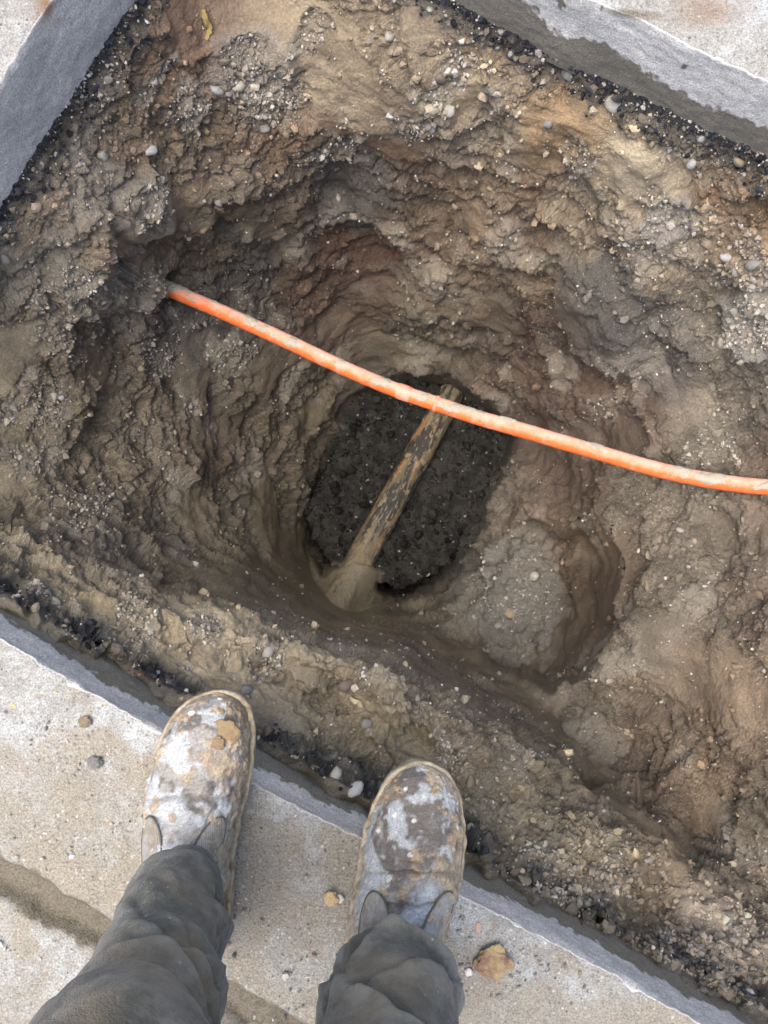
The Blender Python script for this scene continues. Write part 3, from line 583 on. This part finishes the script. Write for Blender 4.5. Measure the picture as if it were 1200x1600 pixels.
def crust(name, P, rad, thick, th, parent, arc=(0.15, 0.85), seed=0.0, seg=40, wgt=None, scale=(30, 30, 30), mat=None):
    n = len(P); T, S, U = frames(P); an = np.linspace(math.pi * arc[0], math.pi * arc[1], seg)
    D = np.cos(an)[None, :, None] * S[:, None, :] + np.sin(an)[None, :, None] * U[:, None, :]
    base = P[:, None, :] + D * rad; f = fbm((base * np.array(scale)).reshape(-1, 3), 4, off=seed).reshape(n, seg)
    edge = np.minimum(1, np.minimum(np.arange(seg), np.arange(seg)[::-1]) / (seg * 0.18))[None]
    f = f * 1.0 - th - (1 - edge) * 0.6 + (0 if wgt is None else wgt[:, None])
    h = np.clip(f * 2.2, -0.4, 1.0) * thick
    h += 0.3 * thick * fbm((base * 150).reshape(-1, 3), 2).reshape(n, seg) * (h > 0)
    V = (base + D * h[..., None]).reshape(-1, 3); Fc = grid_faces(seg, n); hm = h.ravel()
    Fc = Fc[(hm[Fc] > -0.25 * thick).any(1)]; us = np.unique(Fc); rm = np.full(len(V), -1); rm[us] = np.arange(len(us))
    Fr = rm[Fc]; lab = np.arange(len(us))
    for _ in range(400):
        mn = lab[Fr].min(1); new = lab.copy()
        for k in range(4): np.minimum.at(new, Fr[:, k], mn)
        if (new == lab).all(): break
        lab = new
    fl = lab[Fr[:, 0]]
    for c in np.unique(fl):
        sel = Fr[fl == c]
        if len(sel) < 40: continue
        u2 = np.unique(sel); r2 = np.full(len(us), -1); r2[u2] = np.arange(len(u2))
        link(name, mesh_np(name, V[us][u2], r2[sel], mat or MUD, True), parent)
un = 600 + DP[:, 0] * F / (CH - DP[:, 2])
wg = 0.75 * np.exp(-((un - 265) / 22) ** 2) + 0.30 * sstep(1020, 1080, un)
crust('mud_crust', DP, DR, 0.0022, 0.33, duct, (0.28, 1.02), 3.3, 44, wg, (26, 26, 26))
# ---- clay plug where the duct leaves the wall
k0 = duct_at(262)
a, b, c_, d_ = tube(DP[:k0 + 6], 0.0158 + 0.0012 * np.sin(np.arange(k0 + 6) * 0.9), 24, 0.0012)
link('clay_sheath', mesh_np('clay_sheath', a, b, MUD, True), duct)

# ---- old iron pipe in the bottom
def pipe_material():
    m = M('old_pipe', 0.7, 0.4)
    base = m.mix(1.0, m.attr('col'), m.ramp(m.noise(320, 3, 0.7), [(0.3, 0.78), (0.7, 1.25)]), 'MULTIPLY')
    m.col(base); m.bump(m.noise(130, 6, 0.7), 0.003, 0.6); return m.m
PP = PA0 + np.linspace(0, 1, 320)[:, None] * (PA1 - PA0); a, b, c_, d_ = tube(PP, PR, 96, 0.0010)
PLEN = np.linalg.norm(PA1 - PA0); tt_ = np.repeat(np.linspace(0, 1, 320), 96) * PLEN; aa_ = np.tile(np.linspace(0, 2 * math.pi, 96, endpoint=False), 320)
QP = np.c_[tt_ * 7, np.cos(aa_) * 1.7, np.sin(aa_) * 1.7]
pc = np.tile(np.array([.14, .112, .066]), (len(a), 1)) * (1 + 0.45 * fbm(QP * np.array([1.2, 2.6, 2.6]), 3))[:, None]
pc = lay(pc, sstep(.10, .38, fbm(QP * np.array([1, 1.3, 1.3]), 3, off=5.0)) * 0.75, (.24, .12, .05))
pc = lay(pc, sstep(-.22, .12, fbm(QP * np.array([1.4, 0.9, 0.9]), 4, 0.55, off=19.0) - 0.25 * sstep(.25, .0, tt_ / PLEN)) * 0.93, (.026, .025, .024))
pc = lay(pc, sstep(.40, .52, fbm(QP * 7, 3, off=2.0)) * 0.55, (.33, .29, .22))
pc = lay(pc, sstep(.62, .74, tt_ / PLEN + 0.10 * fbm(QP * 2, 3, off=8.0)) * sstep(-.35, -.05, fbm(QP * 4, 3, off=28.0)) * 0.85, (.15, .124, .083))
PV_REL = 0.0012 * sstep(.0, .12, fbm(QP * np.array([1.9, 1.1, 1.1]), 4, 0.55, off=19.0)); a = a + c_ * PV_REL[:, None]
ipipe = bpy.data.objects.new('buried_pipe', None); C.objects.link(ipipe)
tag(ipipe, 'old tarry metal pipe half buried in black fill at the bottom of the pit', 'pipe')
link('pipe_barrel', mesh_np('pipe_barrel', a, b, pipe_material(), True, np.clip(pc, 0.01, 0.6)), ipipe)
OLV = M('olive_mud', 0.85, 0.3); g = OLV.noise(150, 5, 0.7); OLV.col(OLV.mix(g, (0.13, 0.105, 0.065), (0.25, 0.205, 0.13))); OLV.bump(g, 0.004, 0.8)
crust('mud_crust', PP[::2], PR, 0.0036, 0.42, ipipe, (0.1, 0.9), 5.7, 60, 0.95 * sstep(0.68, 0.80, np.linspace(0, 1, 160)), (30, 30, 30), OLV.m)

# ------------------------------------------------------------------ the worker's boots and trousers
person = bpy.data.objects.new('person', None); C.objects.link(person); person.location = (-0.1, -0.46, 0)
tag(person, 'person in grey-green work trousers and muddy slip-on boots standing at the pit edge', 'person')
def padd(name, V, Fc, mat, parent=None, cols=None, attrs=None, smooth=True):
    V = np.asarray(V) - np.array(person.location) ; o = link(name, mesh_np(name, V, Fc, mat, smooth, cols, attrs), parent or person); return o
LEATHER = M('muddy_leather', 0.7, 0.35); LEATHER.col(LEATHER.mix(1.0, LEATHER.attr('col'), LEATHER.ramp(LEATHER.noise(420, 3, 0.7), [(0.3, 0.7), (0.7, 1.3)]), 'MULTIPLY')); LEATHER.bump(LEATHER.noise(260, 4, 0.75), 0.002, 0.8); LEATHER = LEATHER.m
SOLE = M('muddy_sole', 0.9, 0.3); SOLE.col(SOLE.mix(SOLE.ramp(SOLE.noise(50, 5, 0.7), [(0.35, 0.0), (0.65, 1.0)]), (0.22, 0.16, 0.095), (0.46, 0.40, 0.29))); SOLE.bump(SOLE.noise(140, 5, 0.7), 0.004, 0.9); SOLE = SOLE.m
ELA = M('elastic_gusset', 0.8, 0.25); wv_ = ELA.n('ShaderNodeTexWave'); wv_.inputs['Scale'].default_value = 150; ELA.l(ELA.tc.outputs['Object'], wv_.inputs[0]); ELA.col(ELA.mix(ELA.ramp(ELA.noise(75, 5, 0.75), [(0.42, 0.0), (0.6, 0.85)]), ELA.mix(ELA.noise(40, 5, 0.7), (0.20, 0.195, 0.18), (0.38, 0.375, 0.35)), (0.20, 0.155, 0.10))); ELA.bump(wv_.outputs['Fac'], 0.001, 0.5); ELA = ELA.m
SEAM = M('dark_stitching', 0.8, 0.3); SEAM.col(SEAM.mix(SEAM.noise(120, 3, 0.6), (0.06, 0.055, 0.05), (0.14, 0.12, 0.1))); SEAM = SEAM.m

def make_boot(Lp, Rp, toe, heel_v, seed, mudside, label):
    Lp = np.array(Lp, float); Rp = np.array(Rp, float)
    vt, vh = toe[1], heel_v; ns = 260
    s = (1 - np.cos(np.linspace(0, math.pi, ns))) / 2; vr = vt + (vh - vt) * s
    def side(Pl):   # rounded toe: interpolate against sqrt distance near the tip
        pv = np.r_[vt, Pl[:, 1]]; pu = np.r_[toe[0], Pl[:, 0]]
        return np.interp(np.sqrt(np.maximum(vr - vt, 0)), np.sqrt(np.maximum(pv - vt, 0)), pu)
    l = side(Lp); r = side(Rp)
    k = np.array([1, 2, 3, 2, 1]) / 9.0
    l = np.r_[l[:2], np.convolve(l, k, 'valid'), l[-2:]]; r = np.r_[r[:2], np.convolve(r, k, 'valid'), r[-2:]]
    hr = np.clip((1 - s) / 0.13, 0, 1); hw = np.sqrt(1 - (1 - hr) ** 2); cx = (l + r) / 2; l = cx + (l - cx) * hw; r = cx + (r - cx) * hw
    zb = 0.03; A_ = unp(l, vr, 0.028); B_ = unp(r, vr, 0.028); cen = (A_ + B_) / 2; hw_ = np.linalg.norm(B_ - A_, axis=1) / 2
    L = abs(A_[-1, 1] - A_[0, 1])
    hp = np.interp(s, [0, .03, .10, .22, .36, .48, .58, .70, .85, .96, 1.0], [0.004, .026, .044, .056, .062, .074, .094, .112, .112, .10, .03])
    na = 140; th = np.linspace(0, math.pi, na)
    def surf(si, ti, o=0.0):
        c = np.stack([np.interp(si, s, cen[:, q]) for q in range(3)], -1); w = np.interp(si, s, hw_) - 0.003; h = np.interp(si, s, hp)
        cx_ = np.cos(ti); sx = np.sin(ti); X = np.sign(cx_) * np.abs(cx_) ** 0.72; Zz = sx ** 0.80
        narrow = 1 - 0.34 * sstep(.42, .72, si) * sx ** 1.5
        P = c + 0; P[..., 0] += (w + o) * X * narrow; P[..., 2] = zb + (h + o) * Zz; return P
    S_, T_ = np.meshgrid(s, th, indexing='ij'); P = surf(S_.ravel(), T_.ravel())
    crease = np.exp(-((S_ - .36 - 0.02 * np.cos(T_ * 2)) / 0.010) ** 2) + 0.8 * np.exp(-((S_ - .43 + 0.018 * np.sin(T_ * 3 + seed)) / 0.010) ** 2) + 0.5 * np.exp(-((S_ - .30 + .012 * np.sin(T_ * 2.3)) / 0.008) ** 2)
    P[:, 2] -= (0.0048 * crease * np.sin(T_) ** 0.6).ravel()
    P[:, 2] += 0.0024 * fbm(P * 26 + seed, 3) * np.sin(T_.ravel())
    tcap = np.exp(-((S_ - .20) / 0.006) ** 2) * np.sin(T_); P[:, 2] -= 0.0012 * tcap.ravel()
    sS = S_.ravel(); tS = T_.ravel(); ct = np.cos(tS)
    n1 = fbm(P * 17 + seed, 4, 0.6); n2 = fbm(P * 24 + seed * 2 + 9, 4, 0.62); n3 = fbm(P * 60 + seed, 4, 0.65); n4 = fbm(P * 12 + seed * 5, 3)
    bc = np.tile(np.array([.135, .122, .11]), (len(P), 1)) * (1 + 0.35 * n3)[:, None]
    bc = lay(bc, sstep(-.25, .15, n1 + 0.3 * n3) * 0.8, (.30, .275, .245))                                   # dry grey dust
    dk = sstep(.10, .30, n4 + 0.35 * n2 - 0.25 * sstep(.45, .6, sS)); bc = lay(bc, dk * 0.85, (.11, .092, .078))   # damp patches
    pl_ = sstep(.12, .26, n2 + 0.25 * n3 + 0.55 * sstep(.18, .5, sS) * (0.55 - 0.45 * ct) - 0.12); bc = lay(bc, sstep(-.02, .3, n2 + 0.6 * sstep(.22, .5, sS) * (0.6 - 0.5 * ct) - 0.02) * 0.7, np.array([.385, .395, .395])); bc = lay(bc, pl_ * 0.26, np.array([.48, .50, .505]) * (1 + 0.2 * n3.mean()))
    mu_ = sstep(.10, .30, n1 * 0.8 + 0.4 * n3 + 0.75 * np.clip(ct - 0.1, 0, 1) + 0.45 * sstep(.10, .0, sS) + 0.4 * np.abs(ct) ** 8 - 0.30); bc = lay(bc, mu_ * 0.55, np.array([.25, .185, .11]))
    bc = lay(bc, mu_ * sstep(.05, .35, n3) * 0.6, (.38, .29, .18))
    wk1, wk2, wkid = worley(P * 75 + seed); bc = lay(bc, (sstep(.20, .10, wk1 - 0.25 * (wkid - 0.5)) * (wkid > 0.62) * sstep(-.1, .2, n4)) * 0.9, (.58, .58, .55))
    bc = lay(bc, np.clip(crease.ravel(), 0, 1) ** 3 * 0.55 * np.sin(tS), (.07, .062, .055))
    bc *= (1 + 0.10 * rng.normal(size=len(P)).clip(-2, 2))[:, None]
    rel = (0.0014 * mu_ * (1 + n3) + 0.0009 * pl_ * (1 + n3) + 0.0008 * n3)[:, None]; P = P + rel * np.stack([ct, 0 * ct, np.sin(tS)], -1)
    root = bpy.data.objects.new('boot', None); C.objects.link(root); root.parent = person; root['label'] = label
    off = np.array(person.location)
    def ch(name, V, Fc, mat, attrs=None): return link(name, mesh_np(name, np.asarray(V) - off, Fc, mat, True, None, attrs), root)
    link('upper', mesh_np('upper', P - off, grid_faces(na, ns), LEATHER, True, np.clip(bc, .02, .7)), root)
    # sole with a welt standing proud of the upper
    t = np.linspace(0, 2 * math.pi, 1); ring = np.concatenate([np.c_[l, vr, -np.ones(ns)], np.c_[r, vr, np.ones(ns)][::-1]])
    ringw = unp(ring[:, 0], ring[:, 1], 0.03); ringw[:, 0] += ring[:, 2] * 0.0015; m0 = ringw.mean(0)
    rowz = [(0.0015, .955), (0.004, .985), (0.016, .99), (0.024, 1.01), (0.029, 1.022), (0.0335, 1.016), (0.0345, 0.985), (0.033, 0.90)]
    V = []
    for z, sc_ in rowz:
        q = m0 + (ringw - m0) * np.array([sc_, 1 + (sc_ - 1) * 0.5, 1]); q[:, 2] = z; q += 0.0016 * np.stack([fbm(q * 50 + 3 * k_ + seed, 3) for k_ in range(3)], -1) * np.array([1, 1, .6]); V.append(q)
    ch('sole', np.concatenate(V), grid_faces(len(ringw), len(rowz), True), SOLE)
    # elastic side gussets with a stitched outline
    for sg in (0, 1):
        tc_ = 0.30 * math.pi if sg == 0 else 0.70 * math.pi; rr_ = np.linspace(0, 1, 10); aa = np.linspace(0, 2 * math.pi, 40, endpoint=False)
        RR, AA = np.meshgrid(rr_, aa, indexing='ij'); si = 0.525 + 0.115 * RR * np.cos(AA); ti = tc_ + 0.125 * math.pi * RR * np.sin(AA)
        q = surf(si.ravel(), ti.ravel(), 0.0014 + 0.001); q[:, 2] += (0.0004 - 0.0024 * RR ** 6).ravel()
        gus = ch('elastic_gusset', q, grid_faces(40, 10, True), ELA)
        si = 0.525 + 0.118 * np.cos(aa); ti = tc_ + 0.13 * math.pi * np.sin(aa); q = surf(si, ti, 0.0016); q = np.vstack([q, q[:1]])
        a_, b_, c2, d2 = tube(q, 0.0011, 8); o2 = link('stitching', mesh_np('stitching', a_ - off, b_, SEAM), gus)
    # ankle shaft inside the trouser leg
    c0 = surf(np.array([.73]), np.array([math.pi / 2]))[0]; aa = np.linspace(0, 2 * math.pi, 40, endpoint=False); V = []
    for z, rx, ry, dy in ((.05, .040, .062, -.02), (.10, .039, .058, -.015), (.14, .038, .052, -.012), (.19, .040, .052, -.014), (.195, .034, .046, -.014)):
        V.append(np.c_[c0[0] + rx * np.cos(aa), c0[1] + dy - 0.01 + ry * np.sin(aa), np.full(40, z)])
    link('shaft', mesh_np('shaft', np.concatenate(V) - off, grid_faces(40, 5, True), LEATHER, True, np.tile(np.array([.24, .215, .19]), (200, 1))), root)
    return root, surf
bl, surfL = make_boot([(318,1085),(298,1094),(280,1109),(257,1146),(239,1193),(230,1237),(228,1293),(230,1352),(238,1420),(250,1480)], [(366,1086),(378,1093),(387,1104),(395,1142),(394,1188),(386,1235),(372,1282),(363,1335),(358,1420),(352,1480)], (343, 1080), 1500, 1.3, 1, 'muddy boot with a brown clod on the toe, on the left')
br, surfR = make_boot([(634,1197),(622,1204),(612,1212),(590,1248),(573,1292),(565,1336),(558,1385),(549,1425),(541,1476),(545,1540),(548,1590)], [(682,1198),(692,1204),(702,1214),(719,1253),(725,1314),(719,1374),(701,1438),(684,1487),(665,1540),(655,1590)], (656, 1191), 1610, 6.1, 1, 'boot with white clay smears and tan welt, on the right')
# clay clods stuck to the left toe
def lump(name, ctr, size, parent, mat, sq=0.5, seed=0.0, lab=None):
    V = I2 * 1.0; Vs, Fs = ico(5); wl_ = worley(Vs * 3.2 + seed); V = Vs * (1 + 0.26 * fbm(Vs * 1.1 + seed, 2)[:, None] + 0.08 * fbm(Vs * 3.0 + seed, 5, 0.7)[:, None] + 0.16 * (0.5 - wl_[0])[:, None]) * np.asarray(size) * np.array([1, 1, sq]) + np.asarray(ctr)
    return V, Fs
TOEM = M('dried_clay', 0.95, 0.2); TOEM.col(TOEM.mix(TOEM.noise(110, 5, 0.7), (0.17, 0.118, 0.065), (0.34, 0.25, 0.145))); TOEM.bump(TOEM.noise(260, 5, 0.7), 0.003, 0.9); TOEM = TOEM.m
for (si, ti, sz_) in ((.12, .36, .017), (.16, .42, .010), (.155, .33, .007), (.06, .45, .008)):
    p = surfL(np.array([si]), np.array([ti * math.pi]))[0]; V, Fs = lump('mud_clod', p, (sz_, sz_ * 0.8, sz_), bl, TOEM, 0.20, si * 90)
    link('mud_clod', mesh_np('mud_clod', V - np.array(person.location), Fs, TOEM), bl)

def trouser_material():
    m = M('work_trousers', 0.92, 0.2); c = m.mix(m.noise(14, 5, 0.65), (0.044, 0.045, 0.036), (0.105, 0.102, 0.086))
    c = m.mix(m.ramp(m.noise(20, 6, 0.7), [(0.50, 0.0), (0.66, 0.6)]), c, (0.23, 0.215, 0.19))
    c = m.mix(m.ramp(m.noise(9, 4, 0.6), [(0.50, 0.0), (0.64, 0.6)]), c, (0.19, 0.15, 0.10))
    c = m.mix(m.math('MULTIPLY', m.ramp(m.math('ADD', m.attr('worn', 'Fac'), m.math('MULTIPLY', m.math('SUBTRACT', m.noise(45, 5, 0.7), 0.5), 0.9)), [(0.42, 0.0), (0.75, 0.6)]), 1.0), c, (0.235, 0.222, 0.192))  # fold crests paler: dusty wear plus a highlight put into the colour
    sp = m.math('MULTIPLY', m.ramp(m.voro(75), [(0.05, 0.7), (0.13, 0.0)]), m.ramp(m.noise(16, 3, 0.6), [(0.48, 0.0), (0.58, 1.0)])); c = m.mix(sp, c, (0.42, 0.42, 0.4))
    m.col(c); m.bump(m.noise(700, 2, 0.5), 0.0015, 0.7); m.bump(m.noise(70, 4, 0.65), 0.006, 0.6); m.b.inputs['Sheen Weight'].default_value = 0.15; return m.m
def leg_loft(rows, seed, hips):
    # rows: centre u, v, half-width px, height ; then the hip point
    K = []; Rr = []
    for (uu, vv, hw, z) in rows: K.append(unp(uu, vv, z)); Rr.append(hw * (CH - z) / F)
    for (x, y, z, rr) in hips: K.append(np.array([x, y, z])); Rr.append(rr)
    K = np.array(K); zs = K[:, 2]; n = 260; zz = np.concatenate([np.linspace(zs[0], 0.45, 200), np.linspace(0.455, zs[-1], 60)])
    c = np.stack([np.interp(zz, zs, K[:, 0]), np.interp(zz, zs, K[:, 1]), zz], -1); rr = np.interp(zz, zs, Rr)
    kk = np.ones(13) / 13; sm = lambda x: np.convolve(np.r_[np.full(6, x[0]), x, np.full(6, x[-1])], kk, 'valid')
    c[:, 0] = sm(c[:, 0]); c[:, 1] = sm(c[:, 1]); rr = sm(rr)
    seg = 120; an = np.linspace(0, 2 * math.pi, seg, endpoint=False)
    ZZ, AN = np.meshgrid(zz, an, indexing='ij')
    rx = rr[:, None]; ry = rr[:, None] * (1.10 + 0.05 * np.sin(AN))
    dirs = np.stack([np.cos(AN), np.sin(AN), 0 * AN], -1)
    V = c[:, None, :] + dirs * np.stack([rx + 0 * AN, ry, 0 * AN], -1)
    q = V.reshape(-1, 3)
    # bunched folds: each a crease wrapping part of the way round the shin
    t = ZZ.ravel(); a = AN.ravel(); rs = np.random.default_rng(int(seed * 10)); fold = 0.007 * fbm(q * 8 + seed, 2)
    wz = 0.018 * fbm(q * 13 + seed * 3, 2)
    for kf in range(20):
        z0 = zs[0] + 0.02 + rs.random() ** 1.2 * 0.5; ph = rs.uniform(0, 6.28); tl_ = rs.uniform(-0.11, 0.11); ex = rs.uniform(0.6, 1.7); wd = rs.uniform(0.009, 0.022); am_ = rs.uniform(0.008, 0.019)
        da = (a - ph + math.pi) % (2 * math.pi) - math.pi
        dz = t + wz - (z0 + tl_ * da + 0.03 * np.cos(da))
        fold = fold + np.exp(-(da / ex) ** 2) * (0.45 * am_ * np.exp(-((dz - wd * 1.2) / (wd * 1.5)) ** 2) - 0.75 * am_ * np.where(dz < 0, np.exp(dz / (wd * 0.9)), np.exp(-dz / (wd * 0.35))))
    fold = fold + 0.0012 * fbm(q * 45 + seed, 3) + 0.0035 * np.exp(-((a - 2.9 + 0.15 * perlin(q * 6)) / 0.03) ** 2) + 0.003 * np.exp(-((a - 0.25) / 0.03) ** 2)
    fold = fold - 0.003 * np.exp(-((t - zs[0] - 0.020) / 0.0022) ** 2)
    fold = fold + 0.0016 * (ridged(np.c_[np.cos(a) * 1.6 + seed, np.sin(a) * 1.6, t * 16] + 0.5 * perlin(q * 20)[:, None], 2, off=seed) - 1.0)
    amp = np.interp(t, [zs[0], zs[0] + .04, .2, .5, .9], [0.25, 0.55, 1.1, .8, .4])
    q = q + dirs.reshape(-1, 3) * ((fold + 0.001) * amp)[:, None]
    q[:, 2] += 0.006 * np.sin(a * 2 + seed) * (1 - sstep(zs[0], zs[0] + 0.08, t))
    V = q.reshape(len(zz), seg, 3)
    hem = []     # turned-in hem
    for sc_, dz in ((0.80, 0.03), (0.90, 0.004), (0.97, -0.001)):
        h = V[0].copy(); m0 = h.mean(0); h = m0 + (h - m0) * sc_; h[:, 2] = V[0][:, 2] + dz; hem.append(h)
    allr = np.concatenate([np.stack(hem), V]); nr = len(allr)
    crest = np.concatenate([np.zeros(3 * seg), fold]); return allr.reshape(-1, 3), grid_faces(seg, nr, True), crest
VL, FL, crL = leg_loft([(293,1385,56,.105),(288,1395,62,.14),(277,1425,80,.18),(262,1470,88,.24),(245,1530,92,.31),(222,1590,112,.38),(208,1640,120,.43)], 1.7, [(-.175,-.40,.55,.085),(-.165,-.47,.70,.095),(-.15,-.52,.86,.11),(-.14,-.53,.94,.11)])
VR, FR, crR = leg_loft([(600,1525,62,.105),(604,1530,72,.14),(608,1545,86,.18),(610,1570,98,.23),(610,1610,102,.29),(608,1660,106,.34),(600,1720,108,.40)], 4.4, [(.01,-.47,.52,.085),(-.01,-.50,.70,.095),(-.03,-.53,.86,.11),(-.04,-.53,.94,.11)])
an = np.linspace(0, 2 * math.pi, 96, endpoint=False); HV = []
for z, rx, ry in ((.78, .10, .07), (.80, .17, .10), (.86, .195, .125), (.93, .19, .125), (1.0, .18, .115), (1.0, .02, .02)):
    HV.append(np.c_[-.095 + rx * np.cos(an), -.535 + ry * np.sin(an), np.full(96, z)])
HV = np.concatenate(HV); HF = grid_faces(96, 6, True)
TV = np.concatenate([VL, VR, HV]); TF = np.concatenate([FL, FR + len(VL), HF + len(VL) + len(VR)])
padd('trousers', TV, TF, trouser_material(), None, None, dict(worn=np.clip(np.concatenate([crL, crR, np.zeros(len(HV))]) / 0.03 + 0.45, 0, 1)))  # fold height drives the painted crest highlight and dusty wear

# ------------------------------------------------------------------ loose bits on the paving
n = 5200; uu = rng.uniform(-100, 1250, n); vv = rng.uniform(1000, 1750, n); W_ = unp(uu, vv, 0.0)
sdp = poly_sd(W_[:, 0], W_[:, 1], EW); dens = 0.25 + 0.75 * np.exp(-((uu - 860) / 260) ** 2) + 0.35 * np.exp(-((uu - 430) / 120) ** 2)
ok = (sdp < -0.012) & (rng.random(n) < dens * sstep(-0.25, 0.35, fbm(W_ * 14, 3))); W_ = W_[ok]; n = len(W_)
grit = scatter_mesh('loose_grit', W_, np.tile([0, 0, 1.0], (n, 1)), np.clip(rng.lognormal(math.log(0.0014), 0.5, n), 0.0007, 0.005), PAL[rng.integers(0, len(PAL), n)] * rng.uniform(0.4, 1.0, (n, 1)), 0.1)
tag(grit, 'fine loose grit and crumbs scattered over the concrete paving', 'grit')
def loose(name, label, cat, uu, vv, size, sq, mat, seed, group=None):
    p = unp(uu, vv, 0.0); V, Fs = lump(name, (0, 0, 0), size, None, mat, sq, seed); V[:, 2] -= V[:, 2].min() + 0.0015
    o = link(name, mesh_np(name, V, Fs, mat, True), None, p); o.location.z = 0.001; return tag(o, label, cat, group)
CLOD = M('ochre_clod', 0.95, 0.2); CLOD.col(CLOD.mix(CLOD.ramp(CLOD.noise(45, 5, 0.65), [(0.4, 0.0), (0.6, 1.0)]), (0.22, 0.13, 0.09), (0.40, 0.30, 0.16))); CLOD.bump(CLOD.noise(200, 6, 0.7), 0.004, 0.9)
def flat(name, c1, c2):
    m = M(name, 0.8, 0.3); g = m.noise(160, 5, 0.7); m.col(m.mix(g, c1, c2)); m.bump(g, 0.002, 0.7); return m.m
PALE = flat('pale_pebble', (0.5, 0.46, 0.4), (0.66, 0.62, 0.56)); TAN = flat('tan_pebble', (0.36, 0.24, 0.12), (0.5, 0.38, 0.22)); DARK = flat('dark_pebble', (0.09, 0.085, 0.08), (0.2, 0.19, 0.18)); PINK = flat('pink_scrap', (0.34, 0.22, 0.18), (0.44, 0.32, 0.27))
loose('clay_clod', 'ochre and red-brown clay clod on the concrete right of the boots', 'clod', 770, 1500, (.022, .019, .020), 0.32, CLOD.m, 2.0)
loose('pebble', 'small cream pebble between the right boot and the ochre clod', 'pebble', 732, 1517, (.0045, .005, .004), 0.7, PALE, 5.0)
loose('pebble', 'tiny cream pebble closest to the right trouser hem', 'pebble', 706, 1527, (.003, .003, .003), 0.8, PALE, 8.0)
loose('pebble', 'tan pebble on the concrete close left of the right boot', 'pebble', 518, 1402, (.0085, .0085, .007), 0.7, TAN, 11.0)
loose('pebble', 'cream pebble beside the tan one left of the right boot', 'pebble', 532, 1403, (.0042, .005, .004), 0.7, PALE, 14.0)
loose('pebble', 'dark grey pebble on the concrete left of the left boot', 'pebble', 150, 1190, (.0085, .007, .006), 0.7, DARK, 17.0)
loose('pebble', 'dark brown crumb near the paving edge left of the left boot', 'pebble', 134, 1127, (.0075, .007, .006), 0.6, flat('brown_crumb', (0.12, 0.09, 0.06), (0.22, 0.17, 0.12)), 19.0)
loose('plastic_scrap', 'small pink scrap on the concrete beside the right boot heel', 'scrap', 747, 1450, (.0035, .007, .003), 0.35, PINK, 23.0)

# ------------------------------------------------------------------ torn yellow strip and a root in the pit wall
YEL = flat('yellow_plastic', (0.25, 0.18, 0.06), (0.38, 0.28, 0.11))
idx = [near(a_, b_) for a_, b_ in ((318, 14), (322, 30), (330, 46), (327, 62))]
YP = spline([Pw[k_] + Nf[k_] * (0.0015 + 0.003 * (q_ in (1, 2))) for q_, k_ in enumerate(idx)], 40)
Ty, Sy, Uy = frames(YP); wy = 0.0055 * (0.55 + 0.45 * np.sin(np.linspace(0.3, 2.9, 40))) * (1 + 0.5 * perlin(np.c_[np.arange(40) * 0.35, np.zeros(40), np.zeros(40)]))
prof = [(-1, 0.0), (-.5, .0012), (0, .0004), (.5, .0014), (1, 0.0), (.5, -.0002), (0, -.0010), (-.5, -.0002)]
YV = np.stack([YP + Sy * (wy * a_)[:, None] + Uy * b_ for a_, b_ in prof], 1).reshape(-1, 3)
ys = link('plastic_strip', mesh_np('plastic_strip', YV, grid_faces(8, 40, True), YEL)); tag(ys, 'torn yellow strip sticking out of the soil near the top left', 'scrap')
idx = [near(a_, b_) for a_, b_ in ((1166, 288), (1182, 297), (1198, 306))]
RP = spline([Pw[k_] + Nf[k_] * 0.006 for k_ in idx], 24); a, b, c_, d_ = tube(RP, np.linspace(0.0013, 0.0007, 24), 8)
tag(link('root', mesh_np('root', a, b, flat('root_bark', (0.24, 0.13, 0.08), (0.36, 0.22, 0.14)))), 'thin reddish root poking from the soil under the upper right slab', 'root')
